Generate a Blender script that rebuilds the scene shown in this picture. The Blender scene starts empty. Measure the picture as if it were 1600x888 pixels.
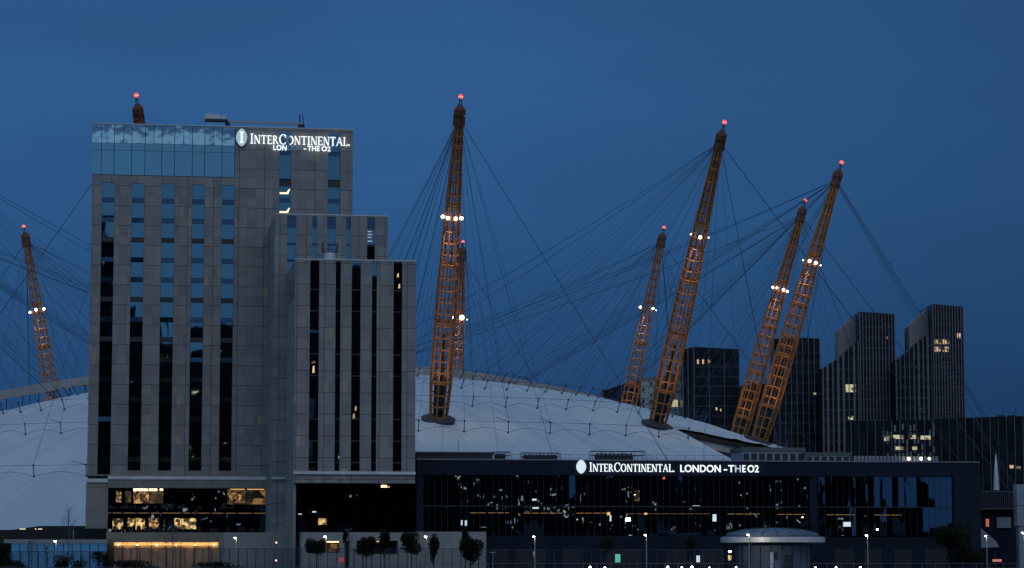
import bpy, math, random
from mathutils import Vector, Matrix
random.seed(7)
R = math.radians
S = bpy.context.scene
COL = S.collection

# ------------------------------------------------------------------ camera
F = 4000.0; EYE = 2.5; TH = math.atan(421.0/F)
cam = bpy.data.objects.new('camera', bpy.data.cameras.new('camera')); COL.objects.link(cam)
cam.location = (0, 0, EYE); cam.rotation_euler = (R(90)+TH, 0, 0)
cam.data.lens = 90; cam.data.sensor_width = 36; cam.data.clip_start = 1; cam.data.clip_end = 20000
S.camera = cam
S.view_settings.view_transform = 'Standard'; S.view_settings.look = 'None'
S.view_settings.exposure = 0; S.view_settings.gamma = 1
S.render.resolution_x = 1024; S.render.resolution_y = 568

# ------------------------------------------------------------------ dusk sky
W = bpy.data.worlds.new('World'); S.world = W; W.use_nodes = True
nt = W.node_tree; N = nt.nodes; L = nt.links
for n in list(N): N.remove(n)
wo = N.new('ShaderNodeOutputWorld'); bg = N.new('ShaderNodeBackground'); L.new(bg.outputs[0], wo.inputs[0])
tc = N.new('ShaderNodeTexCoord'); sp = N.new('ShaderNodeSeparateXYZ'); L.new(tc.outputs['Generated'], sp.inputs[0])
def ramp(tree, stops, interp='EASE'):
    r = tree.nodes.new('ShaderNodeValToRGB'); e = r.color_ramp.elements; r.color_ramp.interpolation = interp
    while len(e) > 1: e.remove(e[0])
    e[0].position = stops[0][0]; e[0].color = (*stops[0][1], 1)
    for p, c in stops[1:]:
        x = e.new(p); x.color = (*c, 1)
    return r
# ahead (east, night coming): elevation gradient
ahead = ramp(nt, [(0.0, (.012, .045, .13)), (.06, (.017, .063, .172)), (.11, (.023, .086, .222)),
                  (.17, (.029, .103, .262)), (.23, (.028, .099, .252)), (.4, (.07, .15, .30)), (.7, (.20, .35, .56)), (1, (.23, .39, .62))], 'LINEAR')
behind = ramp(nt, [(0.0, (.16, .34, .58)), (.08, (.14, .34, .60)), (.18, (.16, .33, .56)), (.4, (.26, .39, .57)), (1, (.24, .39, .61))], 'LINEAR')
L.new(sp.outputs['Z'], ahead.inputs[0]); L.new(sp.outputs['Z'], behind.inputs[0])
mr = N.new('ShaderNodeMapRange'); mr.inputs['From Min'].default_value = .75; mr.inputs['From Max'].default_value = -.75
mr.interpolation_type = 'SMOOTHSTEP'
L.new(sp.outputs['Y'], mr.inputs['Value'])
mx = N.new('ShaderNodeMix'); mx.data_type = 'RGBA'
L.new(mr.outputs[0], mx.inputs['Factor']); L.new(ahead.outputs[0], mx.inputs[6]); L.new(behind.outputs[0], mx.inputs[7])
# faint uneven cloud + darker towards the south (right)
no = N.new('ShaderNodeTexNoise'); no.inputs['Scale'].default_value = 5; no.inputs['Detail'].default_value = 3
mp = N.new('ShaderNodeMapping'); mp.inputs['Scale'].default_value = (1, 1, 5); L.new(tc.outputs['Generated'], mp.inputs[0]); L.new(mp.outputs[0], no.inputs['Vector'])
m2 = N.new('ShaderNodeMapRange'); m2.inputs['From Min'].default_value = .3; m2.inputs['From Max'].default_value = .7
m2.inputs['To Min'].default_value = .93; m2.inputs['To Max'].default_value = 1.07; L.new(no.outputs['Fac'], m2.inputs['Value'])
m3 = N.new('ShaderNodeMapRange'); m3.inputs['From Min'].default_value = -.02; m3.inputs['From Max'].default_value = .22
m3.inputs['To Min'].default_value = .97; m3.inputs['To Max'].default_value = .72; L.new(sp.outputs['X'], m3.inputs['Value'])
mm = N.new('ShaderNodeMath'); mm.operation = 'MULTIPLY'; L.new(m2.outputs[0], mm.inputs[0]); L.new(m3.outputs[0], mm.inputs[1])
L.new(mx.outputs[2], bg.inputs['Color']); L.new(mm.outputs[0], bg.inputs['Strength'])

# afterglow of the set sun behind the camera
sd = bpy.data.lights.new('afterglow', 'SUN'); sd.energy = .30; sd.angle = R(28); sd.color = (1, .88, .80)
so = bpy.data.objects.new('afterglow', sd); COL.objects.link(so)
so.rotation_euler = Vector((-.25, .72, -.62)).to_track_quat('-Z', 'Y').to_euler()

# ------------------------------------------------------------------ picture -> place
CT, ST = math.cos(TH), math.sin(TH)
def ray(px, py):
    a = (px-800)/F; b = (444-py)/F
    return Vector((a, CT-b*ST, ST+b*CT))
def P(px, py, D):
    d = ray(px, py); t = D/d.y
    return Vector((d.x*t, D, EYE+d.z*t))
def PZ(py, D): return P(800, py, D).z
def PX(px, D, py=820): return P(px, py, D).x

# ------------------------------------------------------------------ materials
def mat(name, color=(.5, .5, .5), rough=.7, metal=0, emit=None, es=0, noise=None, bump=0, spec=.5):
    m = bpy.data.materials.new(name); m.use_nodes = True
    t = m.node_tree; b = t.nodes['Principled BSDF']
    b.inputs['Base Color'].default_value = (*color, 1); b.inputs['Roughness'].default_value = rough
    b.inputs['Metallic'].default_value = metal; b.inputs['Specular IOR Level'].default_value = spec
    if emit: b.inputs['Emission Color'].default_value = (*emit, 1); b.inputs['Emission Strength'].default_value = es
    if noise:
        sc, amp = noise
        c = t.nodes.new('ShaderNodeTexCoord'); n = t.nodes.new('ShaderNodeTexNoise')
        n.inputs['Scale'].default_value = sc; n.inputs['Detail'].default_value = 5
        t.links.new(c.outputs['Object'], n.inputs['Vector'])
        r = ramp(t, [(.3, tuple(x*(1-amp) for x in color)), (.7, tuple(min(1, x*(1+amp)) for x in color))], 'LINEAR')
        t.links.new(n.outputs['Fac'], r.inputs[0]); t.links.new(r.outputs[0], b.inputs['Base Color'])
        if bump:
            bp = t.nodes.new('ShaderNodeBump'); bp.inputs['Strength'].default_value = bump
            t.links.new(n.outputs['Fac'], bp.inputs['Height']); t.links.new(bp.outputs[0], b.inputs['Normal'])
    return m

def stone_mat(name, c1, c2, joint, pw=1.45, fh=3.4, z0=0.0, beige=.982):
    m = bpy.data.materials.new(name); m.use_nodes = True
    t = m.node_tree; b = t.nodes['Principled BSDF']; b.inputs['Roughness'].default_value = .75
    n = t.nodes; l = t.links
    c = n.new('ShaderNodeTexCoord'); s = n.new('ShaderNodeSeparateXYZ'); l.new(c.outputs['Object'], s.inputs[0])
    a = n.new('ShaderNodeMath'); a.operation = 'ADD'; l.new(s.outputs[0], a.inputs[0]); l.new(s.outputs[1], a.inputs[1])
    z = n.new('ShaderNodeMath'); z.operation = 'SUBTRACT'; z.inputs[1].default_value = z0; l.new(s.outputs[2], z.inputs[0])
    v = n.new('ShaderNodeCombineXYZ'); l.new(a.outputs[0], v.inputs[0]); l.new(z.outputs[0], v.inputs[1])
    def brick(w, h, mort, ca, cb, cm, bias=0):
        k = n.new('ShaderNodeTexBrick'); k.offset = 0; k.inputs['Scale'].default_value = 1
        k.inputs['Brick Width'].default_value = w; k.inputs['Row Height'].default_value = h
        k.inputs['Mortar Size'].default_value = mort; k.inputs['Mortar Smooth'].default_value = 0
        k.inputs['Bias'].default_value = bias
        k.inputs['Color1'].default_value = (*ca, 1); k.inputs['Color2'].default_value = (*cb, 1); k.inputs['Mortar'].default_value = (*cm, 1)
        l.new(v.outputs[0], k.inputs['Vector']); return k
    k1 = brick(pw, fh/2, .028, c1, c2, tuple(x*.66 for x in c1))
    k2 = brick(pw*3, fh, .06, (1, 1, 1), (.90, .90, .93), joint)
    k3 = brick(pw*.5, fh/2, .02, (1, 1, 1), (.95, .94, .92), (.96, .96, .96))
    m1 = n.new('ShaderNodeMix'); m1.data_type = 'RGBA'; m1.blend_type = 'MULTIPLY'; m1.inputs['Factor'].default_value = 1
    l.new(k1.outputs['Color'], m1.inputs[6]); l.new(k2.outputs['Color'], m1.inputs[7])
    m2 = n.new('ShaderNodeMix'); m2.data_type = 'RGBA'; m2.blend_type = 'MULTIPLY'; m2.inputs['Factor'].default_value = 1
    l.new(m1.outputs[2], m2.inputs[6]); l.new(k3.outputs['Color'], m2.inputs[7])
    # scattered beige panels
    d1 = n.new('ShaderNodeVectorMath'); d1.operation = 'DIVIDE'; d1.inputs[1].default_value = (pw/2, fh/2, 1); l.new(v.outputs[0], d1.inputs[0])
    fl = n.new('ShaderNodeVectorMath'); fl.operation = 'FLOOR'; l.new(d1.outputs[0], fl.inputs[0])
    wn = n.new('ShaderNodeTexWhiteNoise'); wn.noise_dimensions = '3D'; l.new(fl.outputs[0], wn.inputs['Vector'])
    gt = n.new('ShaderNodeMath'); gt.operation = 'GREATER_THAN'; gt.inputs[1].default_value = beige; l.new(wn.outputs['Value'], gt.inputs[0])
    mu = n.new('ShaderNodeMath'); mu.operation = 'MULTIPLY'; mu.inputs[1].default_value = .6; l.new(gt.outputs[0], mu.inputs[0])
    m3 = n.new('ShaderNodeMix'); m3.data_type = 'RGBA'; m3.inputs[7].default_value = (.40, .34, .20, 1)
    l.new(mu.outputs[0], m3.inputs['Factor']); l.new(m2.outputs[2], m3.inputs[6])
    no = n.new('ShaderNodeTexNoise'); no.inputs['Scale'].default_value = .22; no.inputs['Detail'].default_value = 6; l.new(c.outputs['Object'], no.inputs['Vector'])
    r = ramp(t, [(.3, (.84, .82, .80)), (.7, (1.05, 1.05, 1.05))], 'LINEAR')
    n2 = n.new('ShaderNodeTexNoise'); n2.inputs['Scale'].default_value = 1; n2.inputs['Detail'].default_value = 5
    mz = n.new('ShaderNodeMapping'); mz.inputs['Scale'].default_value = (2.2, 2.2, .12); l.new(c.outputs['Object'], mz.inputs[0]); l.new(mz.outputs[0], n2.inputs['Vector'])
    av = n.new('ShaderNodeMath'); av.operation = 'ADD'; l.new(no.outputs['Fac'], av.inputs[0]); l.new(n2.outputs['Fac'], av.inputs[1])
    hv = n.new('ShaderNodeMath'); hv.operation = 'MULTIPLY'; hv.inputs[1].default_value = .5; l.new(av.outputs[0], hv.inputs[0]); l.new(hv.outputs[0], r.inputs[0])
    m4 = n.new('ShaderNodeMix'); m4.data_type = 'RGBA'; m4.blend_type = 'MULTIPLY'; m4.inputs['Factor'].default_value = 1
    l.new(m3.outputs[2], m4.inputs[6]); l.new(r.outputs[0], m4.inputs[7]); l.new(m4.outputs[2], b.inputs['Base Color'])
    return m

def glass_mat(name, refl, rough=.02, wave=0.0, wscale=.6, tint=(.01, .012, .018)):
    """coated facade glass: mostly mirror, a little dark body"""
    m = bpy.data.materials.new(name); m.use_nodes = True
    t = m.node_tree; n = t.nodes; l = t.links
    b = n['Principled BSDF']; b.inputs['Base Color'].default_value = (*refl, 1); b.inputs['Metallic'].default_value = 1
    b.inputs['Roughness'].default_value = rough
    if wave:
        c = n.new('ShaderNodeTexCoord'); no = n.new('ShaderNodeTexNoise'); no.inputs['Scale'].default_value = wscale; no.inputs['Detail'].default_value = 1
        mpn = n.new('ShaderNodeMapping'); mpn.inputs['Scale'].default_value = (1, 1, .45)
        l.new(c.outputs['Object'], mpn.inputs[0]); l.new(mpn.outputs[0], no.inputs['Vector'])
        bp = n.new('ShaderNodeBump'); bp.inputs['Strength'].default_value = 1; bp.inputs['Distance'].default_value = wave
        l.new(no.outputs['Fac'], bp.inputs['Height']); l.new(bp.outputs[0], b.inputs['Normal'])
    return m

def room_mat(name, warm=(1, .62, .25), s=1.0, sx=1.2, sz=1.2, thr=.45):
    """lit room seen through a window: uneven warm light with dark furniture shapes"""
    m = bpy.data.materials.new(name); m.use_nodes = True
    t = m.node_tree; n = t.nodes; l = t.links; b = n['Principled BSDF']; b.inputs['Base Color'].default_value = (.02, .015, .01, 1)
    b.inputs['Roughness'].default_value = .3
    c = n.new('ShaderNodeTexCoord'); mpn = n.new('ShaderNodeMapping'); mpn.inputs['Scale'].default_value = (sx, sx, sz)
    l.new(c.outputs['Object'], mpn.inputs[0])
    no = n.new('ShaderNodeTexVoronoi'); no.inputs['Scale'].default_value = 1; l.new(mpn.outputs[0], no.inputs['Vector'])
    n2 = n.new('ShaderNodeTexNoise'); n2.inputs['Scale'].default_value = 1.7; n2.inputs['Detail'].default_value = 4; l.new(mpn.outputs[0], n2.inputs['Vector'])
    sep = n.new('ShaderNodeSeparateColor'); l.new(no.outputs['Color'], sep.inputs[0])
    mul = n.new('ShaderNodeMath'); mul.operation = 'MULTIPLY'; l.new(sep.outputs[0], mul.inputs[0]); l.new(n2.outputs['Fac'], mul.inputs[1])
    r = ramp(t, [(thr*.3, tuple(x*.03 for x in warm)), (thr*.6, tuple(x*.35 for x in warm)), (thr, warm)], 'LINEAR'); l.new(mul.outputs[0], r.inputs[0])
    l.new(r.outputs[0], b.inputs['Emission Color']); b.inputs['Emission Strength'].default_value = s
    return m

def emis(name, c, s):
    return mat(name, (.02, .02, .02), .5, 0, c, s)

M = {}
M['stone'] = stone_mat('pale stone cladding', (.285, .285, .285), (.205, .212, .222), (.42, .42, .46), z0=.4)
M['stone_low'] = stone_mat('podium stone', (.27, .26, .24), (.23, .22, .21), (.7, .7, .7), pw=2.9, fh=6.8, beige=2)
M['ledge'] = mat('white ledge', (.55, .56, .58), .5, noise=(.5, .15))
M['base_wall'] = mat('pale render wall', (.24, .25, .25), .8, noise=(.4, .12))
M['beige_wall'] = mat('beige render wall', (.22, .20, .16), .8, noise=(.4, .12))
M['glass'] = glass_mat('coated window glass', (.16, .24, .30), .015, .003, .5)
M['glass_sp'] = glass_mat('spandrel glass', (.08, .11, .16), .06)
M['glass_dark'] = glass_mat('dark podium glass', (.05, .085, .14), .01, .0045, .7)
M['glass_crown'] = glass_mat('crown glass', (.24, .36, .42), .05, .01, .3)
M['frame'] = mat('dark window frame', (.02, .022, .026), .4)
M['fascia'] = mat('dark blue metal fascia', (.014, .018, .035), .8, .0, spec=.12, noise=(.3, .2))
M['fascia_edge'] = mat('fascia edge trim', (.2, .22, .26), .4, .5)
M['fabric'] = None
M['dark'] = mat('dark steel', (.018, .018, .02), .6)
M['roofgrey'] = mat('roof membrane', (.10, .11, .12), .85, noise=(.3, .2))
M['cable'] = mat('steel cable', (.016, .035, .075), .6, .2)  # blue of distant haze is mixed into both cable colours
M['cable_thin'] = mat('thin galvanised cable', (.018, .045, .09), .7)
M['mast'] = mat('orange yellow mast paint', (.34, .12, .018), .5, noise=(.6, .25))
M['mast_head'] = mat('rusty brown mast head', (.11, .036, .013), .7, noise=(2, .5))
M['core'] = mat('black core housing', (.012, .012, .014), .5)
M['flood'] = emis('floodlight lens', (1, .86, .66), 9)
M['beacon'] = emis('red beacon', (1, .09, .06), 1.3)
M['beacon_core'] = emis('hot beacon core', (1, .42, .30), 2.0)
M['lampw'] = emis('street lamp glow', (1, .93, .8), 14)
M['sign'] = emis('white sign lettering', (.86, .95, 1), 1.35)
M['sign_dim'] = mat('unlit lettering with faint glow', (.05, .07, .10), .5, 0, (.10, .16, .28), .7)  # unlit letters get a faint glow in the material to stay visible
M['warm'] = emis('warm strip light', (1, .58, .2), .9)
M['warm_hot'] = emis('bright ceiling light', (1, .72, .35), 3.2)
M['amber'] = emis('amber led strip', (1, .52, .18), .22)
M['room'] = room_mat('warm lit room', (1, .54, .18), .75, 2.2, 2.0, .48)
M['room_y'] = room_mat('yellow lit room', (1, .66, .24), 1.0, 1.9, 1.8, .42)
M['room_dim'] = room_mat('dim room', (1, .55, .2), .22, .5, .8, .55)
M['lobby'] = room_mat('lobby glow', (1, .55, .2), .22, 1.1, 2.2, .45)
M['lobby_wall'] = mat('timber lobby wall', (.40, .27, .14), .6, noise=(.8, .2))
M['cool_lit'] = emis('cool white lit pane', (.72, .90, 1), .85)
M['blue_glass'] = mat('blue back lit glazing', (.03, .10, .17), .15, 0, (.03, .14, .32), .34, noise=(.5, .2))
M['fence_blue'] = mat('blue fence paint', (.008, .014, .06), .6)
M['rail'] = mat('grey rail paint', (.07, .08, .11), .5)
M['pole'] = mat('galvanised pole', (.30, .31, .32), .45, .4)
M['leaf'] = mat('dark evergreen leaves', (.009, .012, .008), .9, noise=(2, .4), spec=.1)
M['bark'] = mat('bark', (.05, .04, .03), .9)
M['twig'] = mat('bare twigs', (.05, .06, .09), .9)
M['metal_pav'] = mat('pavilion cladding', (.24, .27, .32), .45, .3, noise=(.6, .15))
M['kiosk'] = mat('kiosk cladding', (.07, .10, .16), .6, .0, noise=(.6, .2))
M['white_metal'] = mat('white metal', (.5, .52, .55), .4, .2)
M['conf_base'] = mat('blue grey base wall', (.011, .016, .030), .9, spec=.1, noise=(.3, .25))
M['door_dark'] = mat('dark recess', (.008, .009, .014), .7)

# ------------------------------------------------------------------ mesh builder
class MB:
    def __init__(s): s.v = []; s.f = []
    def add(s, vs, fs):
        k = len(s.v); s.v += [tuple(x) for x in vs]; s.f += [tuple(i+k for i in f) for f in fs]; return s
    def box(s, x0, x1, y0, y1, z0, z1):
        return s.add([(x0, y0, z0), (x1, y0, z0), (x1, y1, z0), (x0, y1, z0), (x0, y0, z1), (x1, y0, z1), (x1, y1, z1), (x0, y1, z1)],
                     [(0, 3, 2, 1), (4, 5, 6, 7), (0, 1, 5, 4), (1, 2, 6, 5), (2, 3, 7, 6), (3, 0, 4, 7)])
    def quad(s, *p): return s.add(p, [tuple(range(len(p)))])
    def tube(s, pts, r, n=5, r2=None, cap=True):
        pts = [Vector(p) for p in pts]; m = len(pts); vs = []; fs = []
        for i, p in enumerate(pts):
            d = (pts[min(i+1, m-1)]-pts[max(i-1, 0)]).normalized()
            a = d.cross(Vector((0, 0, 1)) if abs(d.z) < .9 else Vector((1, 0, 0))).normalized(); b = d.cross(a)
            rr = r if r2 is None else r+(r2-r)*i/(m-1)
            for k in range(n):
                q = 2*math.pi*k/n; vs.append(p+a*math.cos(q)*rr+b*math.sin(q)*rr)
        for i in range(m-1):
            for k in range(n):
                fs.append((i*n+k, i*n+(k+1) % n, (i+1)*n+(k+1) % n, (i+1)*n+k))
        if cap: fs.append(tuple(range(n-1, -1, -1))); fs.append(tuple(range((m-1)*n, m*n)))
        return s.add(vs, fs)
    def lathe(s, prof, n=24, c=(0, 0, 0)):
        vs = []; fs = []; m = len(prof)
        for r, z in prof:
            for k in range(n):
                q = 2*math.pi*k/n; vs.append((c[0]+r*math.cos(q), c[1]+r*math.sin(q), c[2]+z))
        for i in range(m-1):
            for k in range(n): fs.append((i*n+k, i*n+(k+1) % n, (i+1)*n+(k+1) % n, (i+1)*n+k))
        fs.append(tuple(range(n-1, -1, -1))); fs.append(tuple(range((m-1)*n, m*n)))
        return s.add(vs, fs)
    def ball(s, c, r, n=10, sz=1):
        return s.lathe([(max(.01*r, r*math.sin(math.pi*i/n)), -r*sz*math.cos(math.pi*i/n)) for i in range(n+1)], 12, c)
    def prism(s, poly, y0, y1):
        """poly in x,z extruded along y"""
        n = len(poly); vs = [(x, y0, z) for x, z in poly]+[(x, y1, z) for x, z in poly]
        fs = [tuple(range(n)), tuple(range(2*n-1, n-1, -1))]
        for i in range(n): fs.append((i, i+n, (i+1) % n+n, (i+1) % n))
        return s.add(vs, fs)
    def build(s, name, m, parent=None, smooth=False):
        me = bpy.data.meshes.new(name); me.from_pydata(s.v, [], s.f); me.update()
        if m: me.materials.append(m)
        if smooth:
            for p in me.polygons: p.use_smooth = True
        o = bpy.data.objects.new(name, me); COL.objects.link(o); o.parent = parent
        return o

def tag(o, label, cat, group=None):
    o['label'] = label; o['category'] = cat
    if group: o['group'] = group
    return o
def thing(name, label, cat, loc=(0, 0, 0), rz=0, group=None):
    o = bpy.data.objects.new(name, None); COL.objects.link(o); o.location = loc; o.rotation_euler = (0, 0, rz)
    return tag(o, label, cat, group)
def struct(o): o['kind'] = 'structure'; return o
def dup(root, loc, label, rz=None):
    r = root.copy(); COL.objects.link(r); r.location = loc; r['label'] = label
    if rz is not None: r.rotation_euler = (0, 0, rz)
    for ch in list(root.children):
        c = ch.copy(); COL.objects.link(c); c.parent = r
        for g in ch.children:
            d = g.copy(); COL.objects.link(d); d.parent = c
    return r
def light(name, kind, loc, energy, color, parent=None, aim=None, spot=None, size=.3):
    d = bpy.data.lights.new(name, kind); d.energy = energy; d.color = color
    if kind in ('SPOT', 'POINT'): d.shadow_soft_size = size
    if spot: d.spot_size = R(spot); d.spot_blend = .6
    o = bpy.data.objects.new(name, d); COL.objects.link(o); o.parent = parent; o.location = loc
    if aim is not None: o.rotation_euler = Vector(aim).to_track_quat('-Z', 'Y').to_euler()
    return o

# ------------------------------------------------------------------ ground and river
b = MB(); b.quad((-6000, 366, 0), (6000, 366, 0), (6000, 12000, 0), (-6000, 12000, 0))
struct(b.build('ground', mat('dark paving and earth', (.045, .045, .045), .9, noise=(.05, .3))))
b = MB(); b.box(-900, 900, 365, 366.2, -6, 0.004)
struct(b.build('river_wall', mat('wet concrete', (.12, .115, .10), .8, noise=(.3, .3))))
mw = mat('dark river water', (.01, .016, .022), .08)
t = mw.node_tree; c = t.nodes.new('ShaderNodeTexCoord'); n_ = t.nodes.new('ShaderNodeTexNoise'); n_.inputs['Scale'].default_value = .35; n_.inputs['Detail'].default_value = 6
bp = t.nodes.new('ShaderNodeBump'); bp.inputs['Strength'].default_value = .5; t.links.new(c.outputs['Object'], n_.inputs['Vector'])
t.links.new(n_.outputs['Fac'], bp.inputs['Height']); t.links.new(bp.outputs[0], t.nodes['Principled BSDF'].inputs['Normal'])
b = MB(); b.quad((-6000, 6, -4), (6000, 6, -4), (6000, 365, -4), (-6000, 365, -4)); struct(b.build('river', mw))
b = MB(); b.box(-6000, 6000, -3000, 6, -6, .8); struct(b.build('near_bank', mat('near bank paving', (.06, .06, .06), .9, noise=(.1, .3))))

# ------------------------------------------------------------------ hotel (local frame: u right, v away, rotated)
ROT = R(8.7)
UV = Vector((math.cos(ROT), math.sin(ROT), 0)); VV = Vector((-math.sin(ROT), math.cos(ROT), 0))
O0 = P(461, 820, 400); O0.z = 0
def HU(px, py, v):
    """local (u, z) of the point seen at px,py on the vertical plane v"""
    d = ray(px, py); o = O0+VV*v
    t = (o-Vector((0, 0, 0))).dot(VV)/d.dot(VV)
    p = d*t; return (p-o).dot(UV), EYE+p.z
def hu(px, v, py=600): return HU(px, py, v)[0]
def hz(py, v, px=520): return HU(px, py, v)[1]
VA, VB, VC = 38.0, 19.0, 0.0
FH = 3.4
hotel = thing('hotel', 'tall stepped stone hotel with glazed crown and vertical strips of windows', 'hotel', O0, ROT)

def wall_with_holes(mb, u0, u1, z0, z1, v, holes, depth=.35):
    """flat wall on plane v with rectangular holes (u0,u1,z0,z1) and their reveals; v- side faces camera"""
    us = sorted({u0, u1} | {h[0] for h in holes} | {h[1] for h in holes})
    for a, c in zip(us, us[1:]):
        hs = sorted([h for h in holes if h[0] <= a+1e-6 and h[1] >= c-1e-6], key=lambda h: h[2])
        z = z0
        for h in hs:
            if h[2] > z+1e-4: mb.quad((a, v, z), (c, v, z), (c, v, h[2]), (a, v, h[2]))
            z = h[3]
        if z < z1-1e-4: mb.quad((a, v, z), (c, v, z), (c, v, z1), (a, v, z1))
    for h in holes:
        a, c, p, q = h; w = v+depth
        mb.quad((a, v, p), (a, v, q), (a, w, q), (a, w, p)); mb.quad((c, v, p), (c, w, p), (c, w, q), (c, v, q))
        mb.quad((a, v, q), (c, v, q), (c, w, q), (a, w, q)); mb.quad((a, v, p), (a, w, p), (c, w, p), (c, v, p))

def pane(u0, u1, z0, z1, v, mname, parent, name='window', tilt=.0025, split=False):
    """window: thin tilted glass slab with a frame child"""
    w = MB(); tx = random.gauss(0, tilt); tz = random.gauss(0, tilt)
    def vv(u, z): return v+tx*(u-(u0+u1)/2)+tz*(z-(z0+z1)/2)
    pts = [(u0, z0), (u1, z0), (u1, z1), (u0, z1)]
    w.add([(u, vv(u, z), z) for u, z in pts]+[(u, vv(u, z)+.06, z) for u, z in pts],
          [(0, 1, 2, 3), (7, 6, 5, 4), (0, 4, 5, 1), (1, 5, 6, 2), (2, 6, 7, 3), (3, 7, 4, 0)])
    return w.build(name, M[mname], parent)

# --- rear tower wing (A)
wingA = MB(); topA = hz(199, VA, 380)
uA0, uA1 = hu(140, VA, 500), hu(551, VA, 300)
zl = hz(744, VA, 300); zcrown = hz(276.5, VA, 300)
uc = hu(367.5, VA, 235)
colsA = [(hu(a, VA, 500), hu(c, VA, 500)) for a, c in ((156, 176), (203, 223), (250, 270.5), (297.5, 317.5), (344.5, 364))]
zt = hz(287, VA, 250)
holes = []
for i, (a, c) in enumerate(colsA):
    holes.append((a, c, zl+(.9 if i else .2), zt))
cols2 = [(hu(436.5, VA, 260), hu(455, VA, 260)), (hu(512.5, VA, 260), hu(531, VA, 260))]
zb2 = hz(352, VA, 480)
for a, c in cols2: holes.append((a, c, zb2, topA-.6))
# stone: lower part full width, upper part right of the crown only
h_low = [h for h in holes[:5]]+[(a, c, zb2, zcrown) for a, c in cols2]
wall_with_holes(wingA, uA0, uA1, zl, zcrown, VA, h_low)
wall_with_holes(wingA, uc, uA1, zcrown, topA, VA, [(a, c, zcrown, topA-.6) for a, c in cols2])
wingA.quad((uA1, VA, zl), (uA1, 60, zl), (uA1, 60, topA), (uA1, VA, topA))
wingA.quad((uA0, VA, zl), (uA0, VA, zcrown), (uA0, 60, zcrown), (uA0, 60, zl))
wingA.quad((uA0, 60, zl), (uA0, 60, topA), (uA1, 60, topA), (uA1, 60, zl))
wingA.quad((uA0, VA, zl), (uA0, 60, zl), (uA1, 60, zl), (uA1, VA, zl))
wingA.quad((uA0, VA+.8, topA-.8), (uA1, VA+.8, topA-.8), (uA1, 60, topA-.8), (uA0, 60, topA-.8))
wingA.box(uc, uc+.3, VA+.01, VA+6, zcrown, topA)
A = wingA.build('rear_wing', M['stone'], hotel)
A['label'] = 'tallest rear wing with the glazed crown'
lit = {}
reveal = MB()
for ci, (a, c) in enumerate(colsA):
    z = zt; zbot = holes[ci][2]; k = 0
    while z > zbot+.3:
        z1 = z-.02; z0 = max(z-2.58, zbot)
        m_ = 'glass'
        w = pane(a+.03, c-.03, z0+.03, z1, VA+.25, m_, A)
        fr = MB(); fr.box(a, a+.05, VA+.18, VA+.32, z0, z1)
        fr.build('frame', M['frame'], w)
        if z0 > zbot+.05:
            s0 = max(z-FH+.02, zbot)
            sw = pane(a+.02, c-.02, s0, z0-.02, VA+.21, 'glass_sp' if k not in (2, 5, 7) else 'frame', A, 'spandrel', .006)
        z -= FH; k += 1
for a, c in cols2:
    segs = [(topA-.7, hz(236, VA, 480)), (hz(243, VA, 480), hz(280, VA, 480)), (hz(292, VA, 480), hz(310, VA, 480)), (hz(317, VA, 480), hz(350, VA, 480))]
    for i, (z1, z0) in enumerate(segs):
        pane(a+.03, c-.03, z0, z1, VA+.25, 'glass', A)
        if i < 3: pane(a+.02, c-.02, segs[i+1][0]+.03, z0-.03, VA+.21, 'frame' if i == 1 else 'glass_sp', A, 'spandrel', .004)
# two lit ceiling coffers seen in the upper right windows
a, c = cols2[0]
for py in (299.5, 329):
    z = hz(py, VA, 445); q = MB(); q.prism([(a+.1, z-.42), (c-.45, z-.42), (c-.12, z+.48), (c-.35, z+.48), (c-.75, z-.1), (a+.1, z-.12)], VA+.17, VA+.2)
    q.build('ceiling_or_reflection', emis('lit ceiling cove', (1, .82, .5), 1.3), A)
# ---- glazed crown
xs_top = [143.6, 158.5, 178.6, 193, 205.8, 226.6, 240.4, 253, 273, 287, 300.7, 320, 333.8, 347, 367]
xs_low = [143.6, 158.5, 178.6, 205.8, 226.6, 253, 273, 300.7, 320, 347, 367]
zm1, zm2 = hz(225, VA, 250), hz(236, VA, 250)
def painted_refl(name):  # parapet glass with bright reflection blobs painted into its colour, stronger low down
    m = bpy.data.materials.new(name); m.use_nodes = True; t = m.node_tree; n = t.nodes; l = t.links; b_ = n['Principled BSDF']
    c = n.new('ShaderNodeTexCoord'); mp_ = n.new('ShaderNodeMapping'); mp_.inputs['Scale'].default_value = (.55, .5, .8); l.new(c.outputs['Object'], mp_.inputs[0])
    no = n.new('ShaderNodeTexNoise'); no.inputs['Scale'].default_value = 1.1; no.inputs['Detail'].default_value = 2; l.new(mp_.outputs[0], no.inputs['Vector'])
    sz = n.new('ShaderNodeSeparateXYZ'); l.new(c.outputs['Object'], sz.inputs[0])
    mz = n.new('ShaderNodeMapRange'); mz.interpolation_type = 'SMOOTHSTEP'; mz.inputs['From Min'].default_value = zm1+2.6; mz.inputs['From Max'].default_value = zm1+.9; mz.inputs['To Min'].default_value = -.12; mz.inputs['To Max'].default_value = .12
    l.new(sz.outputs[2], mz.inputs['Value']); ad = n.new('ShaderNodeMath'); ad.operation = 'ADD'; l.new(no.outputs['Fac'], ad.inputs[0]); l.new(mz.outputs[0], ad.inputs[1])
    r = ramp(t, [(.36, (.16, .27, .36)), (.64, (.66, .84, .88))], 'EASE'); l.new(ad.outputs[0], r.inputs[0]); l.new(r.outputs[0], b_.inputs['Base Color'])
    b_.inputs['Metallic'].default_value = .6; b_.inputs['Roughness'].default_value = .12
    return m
M['painted_refl'] = painted_refl('parapet glass with painted reflections')
crown = MB(); crown.box(uA0+.1, uc-.05, VA+.3, VA+.5, zcrown+.05, topA-.1); CR = crown.build('glazed_crown', M['frame'], A)
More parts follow.
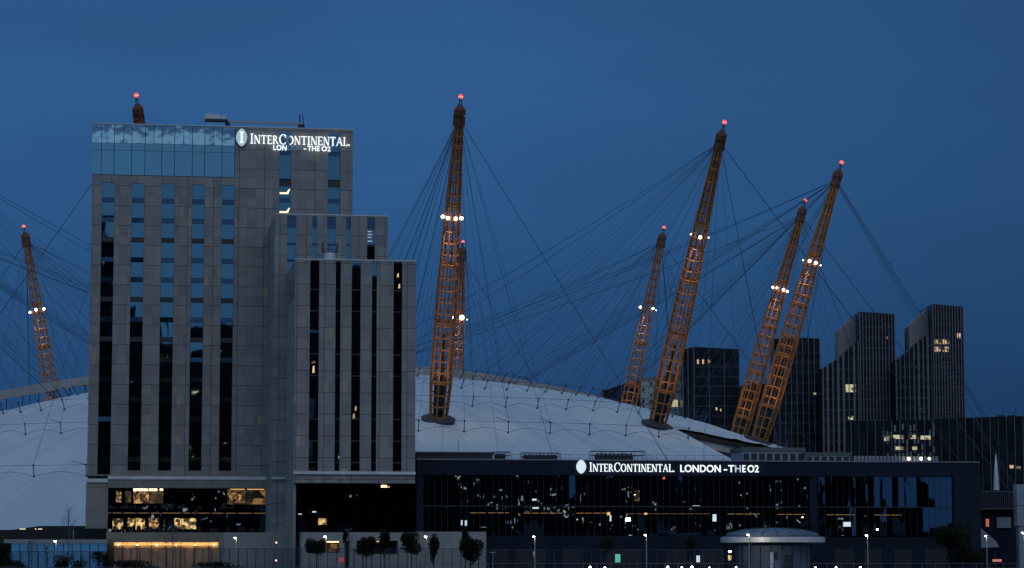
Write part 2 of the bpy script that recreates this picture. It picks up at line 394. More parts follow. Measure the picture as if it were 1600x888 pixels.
for q, (xx, zz0, zz1, m_) in enumerate(((xs_top, zm1, topA-.05, 'painted_refl'), (xs_low, zm2, zm1-.05, 'glass_crown'), (xs_low, zcrown+.1, zm2-.06, 'glass_crown'))):
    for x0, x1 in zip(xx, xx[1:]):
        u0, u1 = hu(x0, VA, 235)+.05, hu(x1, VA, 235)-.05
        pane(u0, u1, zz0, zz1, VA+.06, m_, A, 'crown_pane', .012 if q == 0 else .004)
b = MB(); b.box(uA0-.05, uA1+.05, VA-.08, VA+.5, topA, topA+.14); b.build('parapet_cap', M['ledge'], A)
b = MB(); b.box(uA0, hu(171, VA), VA-.25, VA+.3, hz(753.5, VA, 150), hz(751, VA, 150)+.3); b.build('ledge', M['ledge'], A)
b = MB(); b.box(hu(171, VA), hu(421, VA), VA-.5, VA+.3, hz(749.5, VA, 300), hz(744.5, VA, 300)); b.build('ledge', M['ledge'], A)

# --- middle wing (B)
topB = hz(336.5, VB, 500); uB0, uB1 = hu(428.5, VB, 450), hu(606, VB, 380)
zlb = hz(748, VB, 430)
colsB = [(hu(a, VB, 380), hu(c, VB, 380)) for a, c in ((448.6, 462.4), (487.7, 495), (511, 524.6), (540.8, 548), (573.6, 585.7))]
zb = hz(425, VB, 500)
hB = [(a, c, zb, topB-.25) for a, c in colsB]
wB = MB(); wall_with_holes(wB, uB0, uB1, 0, topB, VB, hB)
wB.quad((uB0, VB, 0), (uB0, VB, topB), (uB0, VA, topB), (uB0, VA, 0)); wB.quad((uB1, VB, 0), (uB1, VA+3, 0), (uB1, VA+3, topB), (uB1, VB, topB))
wB.quad((uB0, VB, topB), (uB1, VB, topB), (uB1, VA+3, topB), (uB0, VA+3, topB))
wB.quad((uB0, VA+3, 0), (uB0, VA+3, topB), (uB1, VA+3, topB), (uB1, VA+3, 0))
B = wB.build('middle_wing', M['stone'], hotel); B['label'] = 'middle wing one step lower'
for ci, (a, c) in enumerate(colsB):
    z = topB-.3; seg = (1.9, 2.5, .35, 2.4, .4, 2.2)
    zz = z
    for i, h in enumerate(seg):
        nm = 'window' if i in (1, 3, 5) else 'spandrel'
        z0 = max(zz-h, zb)
        if zz-z0 > .1: pane(a+.02, c-.02, z0+.03, zz, VB+.25, 'glass' if nm == 'window' else 'glass_sp', B, nm)
        zz -= h
b = MB(); b.box(uB0-.05, uB1+.05, VB-.06, VB+.4, topB+.003, topB+.16); b.build('parapet_cap', M['ledge'], B)
b = MB(); b.box(uB0-.1, hu(447.5, VB), VB-.3, VB+.3, hz(749, VB, 430), hz(745.5, VB, 430)); b.build('ledge', M['ledge'], B)
for k, py in enumerate((362, 366.5, 371, 377)):
    z = hz(py, VB, 580); b = MB(); b.box(colsB[4][0]+.1, colsB[4][0]+.75+.1*(k % 2), VB+.12, VB+.14, z-.06, z+.08); b.build('ceiling_or_reflection', emis('painted cool reflection', (.7, .85, 1), .5), B)  # glowing bars painted as a reflection in the glass, no ceiling lamp here

# --- front wing (C)
topC = hz(407, VC, 550); uC0, uC1 = hu(461, VC, 500), hu(649.5, VC, 500)
zlc = hz(755, VC, 550)
colsC = [(hu(a, VC, 560), hu(c, VC, 560)) for a, c in ((483.6, 498), (523.8, 531.6), (549, 563), (580.6, 588.4), (614.5, 628))]
zcb = hz(736, VC, 550)
hC = [(a, c, zcb, topC-.12) for a, c in colsC]
wC = MB(); wall_with_holes(wC, uC0, uC1, zlc, topC, VC, hC)
zsl = 0
wC.quad((uC0, VC, zlc), (uC0, VC, topC), (uC0, VB, topC), (uC0, VB, zlc))
wC.quad((uC1, VC, zlc), (uC1, VB+8, zlc), (uC1, VB+8, topC), (uC1, VC, topC))
wC.quad((uC0, VC, topC-.4), (uC1, VC, topC-.4), (uC1, VB+8, topC-.4), (uC0, VB+8, topC-.4))
wC.quad((uC0, VC, zlc), (uC0, VB+8, zlc), (uC1, VB+8, zlc), (uC1, VC, zlc))
wC.quad((uC0, VB+8, zlc), (uC0, VB+8, topC), (uC1, VB+8, topC), (uC1, VB+8, zlc))
Cw = wC.build('front_wing', M['stone'], hotel); Cw['label'] = 'lowest front wing with dark window slots'
for ci, (a, c) in enumerate(colsC):
    z = hz(454, VC, 550)+FH; k = 0
    z = topC-.15; first = hz(454, VC, 550)
    bounds = [z]; q = first
    while q > zcb+.5: bounds.append(q); q -= FH
    bounds.append(zcb+.05)
    for k, (z1, z0) in enumerate(zip(bounds, bounds[1:])):
        sp_ = .55 if k in (2, 5) else (.25 if k < len(bounds)-2 else .6)
        pane(a+.02, c-.02, z0+sp_, z1-.02, VC+.3, 'glass', Cw)
        pane(a+.01, c-.01, z0+.02, z0+sp_-.03, VC+.27, 'glass_sp' if k in (2, 5, len(bounds)-2) else 'frame', Cw, 'spandrel', .004)
b = MB(); b.box(uC0-.05, uC1+.05, VC-.06, VC+.3, topC, topC+.15); b.build('parapet_cap', M['ledge'], Cw)
b = MB(); b.box(uC0-.05, uC1+.05, VC-.35, VC-.001, hz(741.5, VC, 550), hz(737, VC, 550)); b.build('ledge', M['ledge'], Cw)
for (px, py, w_, h_, s_) in ((490, 577, .35, 1.2, .9), (490, 566, .7, .4, .15), (556, 638, .3, .8, .5), (622, 430, .3, .7, .8), (624, 447, .3, .8, .8), (553, 650, .4, .9, .35)):
    u, z = HU(px, py, VC); b = MB(); b.prism([(u-w_/2, z-h_/2), (u+w_/2, z-h_/2+.1), (u+w_*.35, z+h_/2), (u-w_*.3, z+h_/2-.15)], VC+.2, VC+.23)
    b.build('lit_lamp', emis('room lamp', (1, .66, .3), s_), Cw)
# small window on the west side of the front wing
b = MB(); b.box(uC0-.06, uC0+.02, 3.5, 15, hz(470, 8, 458), hz(431, 8, 458)); b.build('side_window', M['glass_sp'], Cw)

# --- podium
pod = MB()
pod.box(hu(137, VA-1), hu(171, VA-1), VA-.05+.1, VA+8, hz(826, VA, 150), hz(753.8, VA, 150))
pod.box(hu(171.2, VA), hu(421, VA)+1, VA-.3, VA+8, hz(763, VA, 300), hz(750, VA, 300))
Pd = pod.build('podium', M['stone_low'], hotel)
# west side return and pier below the front wing
b = MB(); b.box(uC0+.02, uC0+.45, VC+1.0, VB-.02, 0, zlc-.02); b.build('side_pier', M['stone_low'], hotel)
# glazing under the rear wing: two dark storeys with warm rooms
g0, g1 = hu(171.5, VA), hu(420, VA); zg1, zgm, zg0 = hz(763.5, VA, 300), hz(802, VA, 300), hz(832, VA, 300)
nb = 12
for r_, (za, zb_) in enumerate(((zgm+.15, zg1), (zg0, zgm-.15))):
    for i in range(nb):
        a = g0+(g1-g0)*i/nb; c = g0+(g1-g0)*(i+1)/nb
        w = pane(a+.04, c-.04, za+.04, zb_-.04, VA+.3, 'glass_dark', Pd, 'window', .003)
b = MB(); b.box(g0, g1, VA+1.3, VA+1.5, zg0-.3, zg1+.2); b.build('back_wall', M['door_dark'], Pd)
b = MB(); b.box(g0, g1, VA+.25, VA+1.2, zgm-.12, zgm+.12); b.build('floor_band', M['frame'], Pd)
for (x0, x1) in ((173, 176), (180, 192), (197, 215), (219, 235), (239, 252), (256, 285), (290, 300), (303, 308), (312, 330), (334, 352), (356, 370), (374, 395), (399, 418)):
    b = MB(); b.box(hu(x0, VA), hu(x1, VA), VA+.2, VA+.24, zgm-.04, zgm+.05); b.build('light_strip', M['amber'], Pd)
def lit_room(x0, x1, y0, y1, m_, v=VA, par=Pd, pxr=300, dv=.26):
    u0, u1 = hu(x0, v), hu(x1, v); z1, z0 = hz(y0, v, pxr), hz(y1, v, pxr)
    b = MB(); n = max(1, int((u1-u0)/1.0)); 
    for i in range(n):
        a = u0+(u1-u0)*i/n; c = u0+(u1-u0)*(i+1)/n
        b.box(a+.04, c-.05, v+dv-.04, v+dv, z0, z1)
    return b.build('lit_window', M[m_], par)
for args in ((184, 193, 768, 785, 'room'), (198, 208, 768, 786, 'room_dim'), (211, 236, 768, 787, 'room'), (236, 258, 768, 787, 'room_dim'),
             (357, 417, 764, 788, 'room_dim'), (360, 385, 766, 786, 'room'), (398, 415, 766, 786, 'room_dim'),
             (179, 196, 811, 828, 'room_y'), (202, 214, 810, 823, 'room_y'), (215, 230, 810, 828, 'room_y'), (235, 252, 810, 826, 'room'), (258, 262, 812, 824, 'room_dim'), (275, 310, 810, 827, 'room_y')):
    lit_room(*args)
for x0, x1, y0, y1 in ((211, 233, 764, 767.5), (235, 248, 764, 767.5), (252, 257, 764, 767), (362, 384, 763.8, 765), (388, 414, 763.8, 765)):
    b = MB(); b.box(hu(x0, VA), hu(x1, VA), VA+.12, VA+.18, hz(y1, VA, 300), hz(y0, VA, 300)); b.build('ceiling_light', M['warm_hot'] if y1 > 766 else M['warm'], Pd)
# furniture and plants silhouettes at the window
for x in [176+k*6.3 for k in range(39)]:
    for yb in (795, 830.5):
        if random.random() < .55:
            u = hu(x, VA); z = hz(yb, VA, 300); h = random.uniform(.3, 1.1); w_ = random.uniform(.2, .5)
            b = MB(); b.prism([(u-w_, z), (u+w_, z), (u+w_*.8, z+h*.7), (u+w_*.2, z+h), (u-w_*.7, z+h*.8)], VA+.1, VA+.16); b.build('furniture', M['door_dark'], Pd)
# base strip, ground floor glow, pale block
b = MB(); b.box(hu(170, VA-2), hu(354, VA-2), VA-2, VA+6, hz(847, VA-2, 300), hz(832, VA-2, 300)); b.build('base_band', M['beige_wall'], Pd)
nb = 8; e0, e1 = hu(174, VA-1), hu(352, VA-1)
for i in range(nb):
    a = e0+(e1-e0)*i/nb; c = e0+(e1-e0)*(i+1)/nb
    b = MB(); b.box(a+.05, c-.1, VA-.9, VA-.8, 0, hz(847.5, VA-1, 300)); b.build('lobby_window', M['lobby_wall'], Pd)
    b = MB(); b.box(c-.09, c+.04, VA-1.2, VA-.8, 0, hz(847.5, VA-1, 300)); b.build('post', M['frame'], Pd)
b = MB()
for x0, x1, in ((176, 200), (203, 245), (250, 300), (308, 349)): b.box(hu(x0, VA-1), hu(x1, VA-1), VA-1.3, VA-1.22, hz(852.5, VA-1, 300), hz(850, VA-1, 300))
b.build('cove_light', M['warm'], Pd)
v = -4
b = MB(); b.box(hu(353, 12), hu(467, 12), 12, 36, 0, hz(832, 12, 400)); b.build('base_block', M['base_wall'], Pd)
b = MB()
zt_ = hz(832, v, 600)
wall_with_holes(b, hu(474, v), hu(650, v), 0, zt_, v, [(hu(482, v), hu(533, v), hz(864, v, 500), hz(846, v, 500)), (hu(540, v), hu(548, v), .1, hz(845, v, 500)), (hu(559, v), hu(623, v), hz(866, v), hz(845, v, 600))], 3)
b.quad((hu(474, v), v, zt_), (hu(650, v), v, zt_), (hu(650, v), 3, zt_), (hu(474, v), 3, zt_))
b.quad((hu(474, v), v, 0), (hu(474, v), v, zt_), (hu(474, v), 3, zt_), (hu(474, v), 3, 0))
b.box(hu(650, v)+.003, hu(760, v), v-.02, 3, 0, hz(831, v, 700)); b.build('base_wall', M['base_wall'], Pd)
b = MB(); b.box(hu(482, v+3), hu(624, v+3), v+2.9, v+3.0, 0, 5.2); b.build('recess_back', M['door_dark'], Pd)
b = MB(); b.box(hu(513, v+2), hu(530, v+2), v+2.6, v+2.7, hz(863, v, 520), hz(849, v, 520)); b.build('lit_window', M['lobby'], Pd)
b = MB(); b.box(hu(506, v+2), hu(532, v+2), v+2.2, v+2.3, hz(847.5, v, 520), hz(845.7, v, 520)); b.build('cove_light', M['warm_hot'], Pd)
b = MB(); b.box(hu(583, v+2), hu(594, v+2), v+2.2, v+2.3, hz(847, v, 590), hz(845.5, v, 590)); b.build('cove_light', M['warm'], Pd)
b = MB(); b.box(hu(483, v+2), hu(485, v+2), v+2.2, v+2.3, hz(851, v, 590), hz(846, v, 590)); b.build('cove_light', M['warm'], Pd)
# glazing under the front wing
g0, g1 = uC0+.5, uC1-.1; zg0, zg1 = zt_, zlc-.1
nb = 11
for r_, (za, zb_) in enumerate(((zg0+3.4, zg1), (zg0-.5, zg0+3.3))):
    for i in range(nb):
        a = g0+(g1-g0)*i/nb; c = g0+(g1-g0)*(i+1)/nb
        pane(a+.03, c-.03, za, zb_, 2.5, 'glass_dark', Pd, 'window', .006)
b = MB(); b.box(g0, g1, 2.8, 3.1, 0, zg1); b.build('soffit_wall', M['door_dark'], Pd)
for px, py, w_, h_, m_ in ((504, 815, 1.3, 1.0, 'room_y'), (600, 760, .9, .35, 'warm_hot'), (602, 761, 1.4, .2, 'warm'), (469, 803.5, .5, .14, 'cool_lit'), (491, 800, .6, .2, 'cool_lit')):
    u, z = HU(px, py, 2.2); b = MB(); b.box(u-w_/2, u+w_/2, 2.3, 2.4, z-h_/2, z+h_/2); b.build('lit_window', M[m_], Pd)

for i in range(6):
    q = e0+(e1-e0)*(i+.5)/6; d_ = bpy.data.lights.new('cove_lamp', 'AREA'); d_.shape = 'RECTANGLE'; d_.size = (e1-e0)/6.3; d_.size_y = .25; d_.energy = 45; d_.color = (1, .62, .28)
    o = bpy.data.objects.new('cove_lamp', d_); COL.objects.link(o); o.parent = Pd; o.location = (q, VA-1.35, hz(848.3, VA-1, 300)); o.rotation_euler = (R(28), 0, 0)
    b = MB(); b.ball((q, VA-1.4, hz(851.5, VA-1, 300)), .16, 6); b.build('cove_bulb', M['warm_hot'], Pd)
# --- window cleaning gantries on the roofs
cr = thing('roof_cradle_crane', 'long window cleaning crane with counterweights on top of the tallest hotel roof', 'roof crane', O0+UV*hu(345, VA+3, 190)+VV*(VA+3)+Vector((0, 0, topA)), ROT)
def cru(px): return hu(px, VA+3, 190)-hu(345, VA+3, 190)
zc = hz(188, VA+3, 350)-topA
b = MB(); b.box(cru(320), cru(344), -.6, .6, zc+.1, zc+.95); b.box(cru(344.5), cru(352), -.5, .5, zc+.1, zc+.7); b.build('counterweight', M['white_metal'], cr)
b = MB(); b.box(cru(320), cru(356), -.7, .7, zc-.3, zc+.05); b.build('deck', M['dark'], cr)
b = MB(); b.box(cru(352), cru(355), -.3, .3, -.5, zc-.3); b.box(cru(350), cru(360), -.9, .9, -.5, -.1); b.lathe([(.3, -.1), (.35, .6), (.2, zc-.25)], 10, (cru(357), 0, 0)); b.build('pedestal', M['dark'], cr)
b = MB(); b.box(cru(357), cru(470), -.2, .2, zc-.45, zc-.1); b.build('boom', M['pole'], cr)
b = MB(); b.tube([(cru(469), 0, zc-.4), (cru(468), 0, zc+1.2), (cru(474), 0, zc+1.35)], .12); b.tube([(cru(474), 0, zc-.5), (cru(473), 0, zc+1)], .08); b.box(cru(466), cru(476), -.5, .5, -.6, zc-.46); b.build('jib', M['dark'], cr)
cr2 = thing('roof_cradle', 'black framed cleaning cradle standing on the lowest hotel roof', 'roof cradle', O0+UV*hu(516, 5, 395)+VV*5+Vector((0, 0, topC-.4)), ROT)
b = MB()
zf = hz(380, 5)-topC+.4; zr = hz(394, 5)-topC+.4
for x in (-1.15, 1.15): b.tube([(x, 0, zr), (x, 0, zf)], .08); b.tube([(x, 1.2, zr), (x, 1.2, zf)], .08)
b.tube([(-1.3, 0, zr), (1.3, 0, zr)], .09); b.tube([(-1.3, 0, zf-.4), (-1.0, 0, zf)], .08); b.tube([(1.3, 0, zf-.4), (1.0, 0, zf)], .08); b.tube([(-.3, 0, zr), (-.3, 0, zf-.2)], .05); b.tube([(-1.15, .6, zr+.5), (1.15, .6, zr+.5)], .06)
b.build('frame', M['dark'], cr2)
b = MB(); b.lathe([(.9, 0), (1.0, .5), (.9, zr-.1)], 14, (0, .6, 0)); b.build('drum_base', M['white_metal'], cr2)

# ------------------------------------------------------------------ illuminated signs
def ring_arc(mb, cx, cz, rx, rz, a0, a1, tv, th, y0, y1, n=22):
    """elliptic stroke: tv thickness at the sides, th at top and bottom"""
    pts_o = []; pts_i = []
    for i in range(n+1):
        a = R(a0+(a1-a0)*i/n); w = th+(tv-th)*abs(math.cos(a))**1.3
        pts_o.append((cx+rx*math.cos(a), cz+rz*math.sin(a))); pts_i.append((cx+(rx-w)*math.cos(a), cz+(rz-w)*math.sin(a)))
    for i in range(n):
        mb.prism([pts_o[i], pts_o[i+1], pts_i[i+1], pts_i[i]], y0, y1)
def serif_text(txt, h, sc, gap=.09):
    """returns list of (MB, char); capitals marked by upper case in txt get full height h, others h*sc"""
    x = 0; out = []
    for ch in txt:
        H = h if ch.isupper() else h*sc
        T = h*.125; n = h*.06; s = h*.055
        b = MB(); cnt = [0]
        def bar(p): cnt[0] += 1; b.prism([(x+q[0], q[1]) for q in p], -.10-.003*cnt[0], .02)
        def rect(x0, x1, z0, z1): bar([(x0, z0), (x1, z0), (x1, z1), (x0, z1)])
        c = ch.upper()
        if c == ' ': x += h*.3; continue
        if c == '.': rect(0, h*.14, 0, h*.14); w = h*.14
        elif c == 'I': w = H*.36; rect(w/2-T/2, w/2+T/2, 0, H); rect(0, w, 0, s); rect(0, w, H-s, H)
        elif c == 'N':
            w = H*.86; rect(.08*H, .08*H+n, 0, H); rect(w-.08*H-n, w-.08*H, 0, H); bar([(w-.08*H-T*1.1, 0), (w-.08*H, 0), (.08*H+T*1.1-n*.5, H), (.02*H, H)])
            rect(0, .24*H, 0, s); rect(w-.24*H, w, H-s, H)
        elif c == 'T': w = H*.74; rect(w/2-T/2, w/2+T/2, 0, H); rect(0, w, H-n, H); rect(0, n*.8, H-.2*H, H); rect(w-n*.8, w, H-.2*H, H); rect(w/2-.17*H, w/2+.17*H, 0, s)
        elif c == 'E': w = H*.64; rect(.06*H, .06*H+T, 0, H); rect(0, w, 0, n); rect(0, w-.02*H, H-n, H); rect(.06*H, w-.12*H, H*.5-n/2, H*.5+n/2); rect(w-n*.8, w, 0, .2*H); rect(w-n*.8-.02*H, w-.02*H, H-.2*H, H)
        elif c == 'L': w = H*.60; rect(.06*H, .06*H+T, 0, H); rect(0, w, 0, n); rect(w-n*.8, w, 0, .22*H); rect(0, .06*H+T+.07*H, H-s, H)
        elif c == 'R':
            w = H*.78; rect(.06*H, .06*H+T, 0, H); ring_arc(b, x+.06*H+T, H*.74, H*.36, H*.26, -90, 90, T, n, -.12, .02, 12); rect(0, .3*H, 0, s)
            bar([(w-.16*H, 0), (w+.02*H, 0), (.40*H, H*.5), (.28*H, H*.5)]); 
        elif c == 'A': w = H*.86; bar([(.02*H, 0), (.02*H+n*1.2, 0), (w/2+.03*H, H), (w/2-.04*H, H)]); bar([(w-.04*H-T*1.1, 0), (w-.04*H, 0), (w/2+.05*H, H), (w/2-.05*H, H)]); rect(w*.25, w*.7, H*.32, H*.32+n); rect(-.03*H, .17*H, 0, s); rect(w-.25*H, w+.02*H, 0, s)
        elif c == 'C': w = H*.80; ring_arc(b, x+H*.46, H/2, H*.46, H*.52, 42, 318, T*1.15, n, -.12, .02); rect(w-.05*H, w+.005*H, H*.68, H*.95)
        elif c == 'O': w = H*.92; ring_arc(b, x+H*.46, H/2, H*.46, H*.52, 0, 360, T*1.15, n, -.12, .02)
        out.append((b, ch)); x += w+h*gap
    return out, x
def bf_text(txt, h, bold=.012):
    cu = bpy.data.curves.new('t', 'FONT'); cu.body = txt; cu.size = h/.73; cu.extrude = .05; cu.offset = bold*h; cu.space_character = 1.02
    o = bpy.data.objects.new('t', cu); COL.objects.link(o); dg = bpy.context.evaluated_depsgraph_get(); dg.update()
    me = bpy.data.meshes.new_from_object(o.evaluated_get(dg)); bpy.data.objects.remove(o)
    mb = MB(); mb.add([(p.co.x, -p.co.z, p.co.y) for p in me.vertices], [tuple(f.vertices) for f in me.polygons])
    return mb
def place(mb, x0, z0, sx, sz=1):
    xs = [p[0] for p in mb.v]; k = min(xs)
    mb.v = [((p[0]-k)*sx+x0, p[1], p[2]*sz+z0) for p in mb.v]; return mb
def wid(mb): xs = [p[0] for p in mb.v]; return max(xs)-min(xs)
def emblem(par, cx, cz, w, h, with_i, bright):
    b = MB(); n = 20; pts = []
    for i in range(n+1):
        a = i/n; z = -h/2+h*a; pts.append((cx+w/2*math.sin(math.pi*a)**.62, cz+z))
    for i in range(n-1, 0, -1):
        a = i/n; z = -h/2+h*a; pts.append((cx-w/2*math.sin(math.pi*a)**.62, cz+z))
    b.prism(pts, -.15, 0); e = b.build('emblem', bright, par)
    if with_i:
        b = MB()
        for k, (a, c, p, q) in enumerate(((-.13, .13, -.55, .55), (-.3, .3, -.62, -.5), (-.3, .3, .5, .62))): b.box(cx+a*w/2, cx+c*w/2, -.2-.003*k, -.152, cz+p*h/2, cz+q*h/2)
        b.build('initial', emis('bright initial', (.95, .98, 1), 1.5), e)
        b = MB(); b.prism([(cx+(x-cx)*1.1, cz+(z-cz)*1.06) for x, z in pts], .01, .06); b.build('emblem_rim', M['dark'], e)
    return e
# upper sign
vs = VA-.45
def tower_sign():
    u0, zb_ = HU(391, 224.5, vs); u1, _ = HU(547.5, 229, vs); ztop = hz(209, vs, 391)
    h = ztop-zb_
    sg = thing('tower_sign', 'glowing white hotel name sign with pointed oval emblem at the top of the tower', 'sign', O0+UV*u0+VV*vs+Vector((0, 0, zb_)), ROT)
    ls, w = serif_text('InterContinental.', h, .86); k = (u1-u0)/w
    for b, ch in ls:
        b.v = [(p[0]*k, p[1], p[2]) for p in b.v]
    lit_b = MB(); dim_b = MB()
    for i, (b, ch) in enumerate(ls):
        (dim_b if i == 6 else lit_b).add(b.v, b.f)
    lit_b.build('name_letters', M['sign'], sg)
    # the O of the name glows on its right half only
    o = ls[6][0]; xm = sum(p[0] for p in o.v)/len(o.v)
    r_ = MB(); l_ = MB()
    for f in o.f:
        c_ = sum(o.v[i][0] for i in f)/len(f); (r_ if c_ > xm-.12 else l_).add([o.v[i] for i in f], [tuple(range(len(f)))])
    r_.build('name_letters', M['sign'], sg); l_.build('unlit_letter', M['sign_dim'], sg)
    zz = hz(235.5, vs, 470)-zb_; hh = hz(227.2, vs, 470)-hz(235.2, vs, 470)
    def U(px): return hu(px, vs, 231)-u0
    for txt, x0, x1, m_ in (('LON', 427, 448, 'sign'), ('DON', 450, 472, 'sign_dim'), ('-', 474.5, 478.5, 'sign'), ('THE', 480.5, 499.5, 'sign'), ('O2', 502.5, 516.5, 'sign')):
        t_ = bf_text(txt, hh, .02); place(t_, U(x0), zz, (U(x1)-U(x0))/wid(t_)); t_.build('place_letters' if m_ == 'sign' else 'unlit_letters', M[m_], sg)
    eu, ez = HU(377.5, 215, vs)
    emblem(sg, eu-u0, ez-zb_, hu(386.5, vs, 215)-hu(369, vs, 215), hz(201.5, vs, 377)-hz(229.5, vs, 377), True, emis('pale emblem', (.42, .62, .75), .75))
tower_sign()

# ------------------------------------------------------------------ conference building
VK = 4.0
conf = thing('conference_building', 'long low dark glass conference building beside the hotel', 'conference building', O0, ROT)
k0, k1 = hu(650.5, VK, 780), hu(1530, VK, 780)
ktop = hz(719, VK, 700); kfb = hz(742, VK, 700); kgb = hz(837, VK, 700)
kr = hu(1489, VK, 780)
b = MB(); b.box(k0, k1, VK-.6, VK+34, kfb, ktop); b.box(kr, k1, VK-.6, VK+34, 0, kfb-.003); b.box(k0, k1, VK+6, VK+34, 0, kfb-.003); b.build('fascia', M['fascia'], conf)
b = MB(); b.box(k0, k1, VK-.75, VK+.2, ktop+.003, ktop+.18); b.build('roof_trim', M['fascia_edge'], conf)
b = MB(); b.box(k0, hu(1130, VK), VK-.3, VK+1, 0, kgb); b.box(hu(1290, VK), kr, VK-.3, VK+1, 0, kgb-.15); b.box(hu(1130.2, VK), hu(1289.8, VK), VK-.28, VK+1, 0, kgb); b.build('base_wall', M['conf_base'], conf)
b = MB(); b.box(k0, kr, VK+1.5, VK+1.7, kgb, kfb-.003); b.build('back_panel', M['door_dark'], conf)
for x0, x1 in ((770, 790), (808, 850), (880, 905), (945, 1000), (1040, 1070), (1090, 1128), (1300, 1330), (1345, 1372), (1392, 1420), (1440, 1475)):
    b = MB(); b.box(hu(x0, VK), hu(x1, VK), VK-.36, VK-.31, 0, hz(858, VK, x0)); b.build('doorway', M['door_dark'], conf)
# glazing bays
nbay = 17; per = 5; zmid = hz(792, VK, 1100)
gk0 = hu(660, VK)
for i in range(nbay):
    a = gk0+(kr-gk0)*i/nbay; c = gk0+(kr-gk0)*(i+1)/nbay
    b = MB(); mu_ = MB()
    for (za, zb_) in ((kgb+.05, zmid-.1), (zmid+.1, kfb-.05)):
        tb = random.gauss(0, .004)
        for j in range(per):
            p = a+(c-a)*j/per; q = a+(c-a)*(j+1)/per; tx, tz = random.gauss(0, .006), tb+random.gauss(0, .004)
            def y(u, z): return VK+tx*(u-(p+q)/2)+tz*(z-(za+zb_)/2)
            b.add([(u, y(u, z)+d, z) for d in (0, .05) for u, z in ((p+.03, za), (q-.03, za), (q-.03, zb_), (p+.03, zb_))], [(0, 1, 2, 3), (7, 6, 5, 4), (0, 4, 5, 1), (1, 5, 6, 2), (2, 6, 7, 3), (3, 7, 4, 0)])
    for j in range(per+1):
        p = a+(c-a)*j/per; mu_.box(p-.025, p+.025, VK-.05, VK+.12, kgb, kfb)
    mu_.box(a, c, VK-.06, VK+.14, zmid-.08, zmid+.08)
    w = b.build('window_bay', M['glass_dark'], conf); mu_.build('mullions', M['frame'], w)
b = MB(); b.box(hu(1262, VK), hu(1274, VK), VK-.4, VK-.1, kgb, kfb); b.box(k0, hu(662, VK), VK-.4, VK-.1, kgb, kfb); b.build('pier', M['fascia'], conf)
def dash(x0, x1, y, m_='amber', step=13):
    x = x0
    while x < x1-2:
        e = min(x+step-2, x1); b = MB(); b.box(hu(x, VK), hu(e, VK), VK-.16, VK-.1, hz(y, VK, x)-.05, hz(y, VK, x)+.05); b.build('light_strip', M[m_], conf); x += step
dash(735, 760, 801.5); dash(763, 795, 801.5); dash(818, 878, 802); dash(900, 950, 802); 
M['amber_d'] = emis('dim amber strip', (1, .5, .16), .09)
dash(980, 1110, 803, 'amber_d'); dash(1135, 1185, 803.5); dash(1212, 1255, 804); dash(1289, 1332, 804.5); dash(1363, 1405, 805)
for px, py, w_, h_, m_ in ((1116.5, 809.5, .62, 1.15, 'cool_lit'), (1323.5, 819.5, 1.25, .75, 'cool_lit'), (721.5, 817, .22, .8, 'cool_lit'), (728, 817.5, .3, .85, 'cool_lit'),
                       (981.5, 812, .75, .5, 'lampw'), (837, 794, 1.0, .25, 'cool_lit'), (835, 781, .7, .3, 'cool_lit'), (995, 775, .9, 1.7, 'room_dim'), (992, 773.5, .22, .22, 'warm_hot'), (1037.5, 747.5, .35, .3, 'beacon'),
                       (951, 803, .5, .5, 'warm'), (954, 810, .25, 1.0, 'cool_lit'), (1009, 803, .5, .3, 'warm'), (902, 812, .2, .2, 'cool_lit'), (1088, 790.5, 1.2, .07, 'cool_lit'), (1371, 827.5, .25, .3, 'lampw'), (1254, 808.5, .3, .2, 'warm_hot')):
    u, z = HU(px, py, VK-.2); b = MB(); b.prism([(u-w_/2, z-h_/2), (u+w_/2, z-h_/2+.02), (u+w_/2, z+h_/2), (u-w_/2+.03, z+h_/2)], VK-.18, VK-.12)
    b.build('lit_window', M[m_], conf)
# lower sign
def podium_sign():
    v2 = VK-.85
    u0, zb_ = HU(921, 737, v2); ztop = hz(723, v2, 921); h = ztop-zb_
    sg = thing('fascia_sign', 'long glowing hotel name sign along the dark fascia of the low building', 'sign', O0+UV*u0+VV*v2+Vector((0, 0, zb_)), ROT)
    def U(px): return hu(px, v2, 730)-u0
    ls, w = serif_text('InterContinental.', h, .86); k = U(1054.5)/w
    lb = MB()
    for b, ch in ls: lb.add([(p[0]*k, p[1], p[2]) for p in b.v], b.f)
    lb.build('name_letters', M['sign'], sg)
    for txt, x0, x1, m_ in (('LONDON', 1063, 1126, 'sign'), ('-', 1131, 1136, 'sign'), ('T', 1138, 1147, 'sign'), ('H', 1148.5, 1157.5, 'sign_half'), ('E', 1160, 1165, 'sign'), ('O2', 1168, 1185.5, 'sign')):
        if m_ not in M: M[m_] = emis('half lit lettering', (.7, .85, 1), .7)
        t_ = bf_text(txt, h*.82, .02); place(t_, U(x0), .02, (U(x1)-U(x0))/wid(t_)); t_.build('place_letters', M[m_], sg)
    eu, ez = HU(908, 729.5, v2)
    emblem(sg, eu-u0, ez-zb_, hu(915.5, v2, 729)-hu(900.3, v2, 729), hz(718.5, v2, 908)-hz(740.5, v2, 908), False, emis('bright emblem', (.68, .84, .92), .95))
podium_sign()

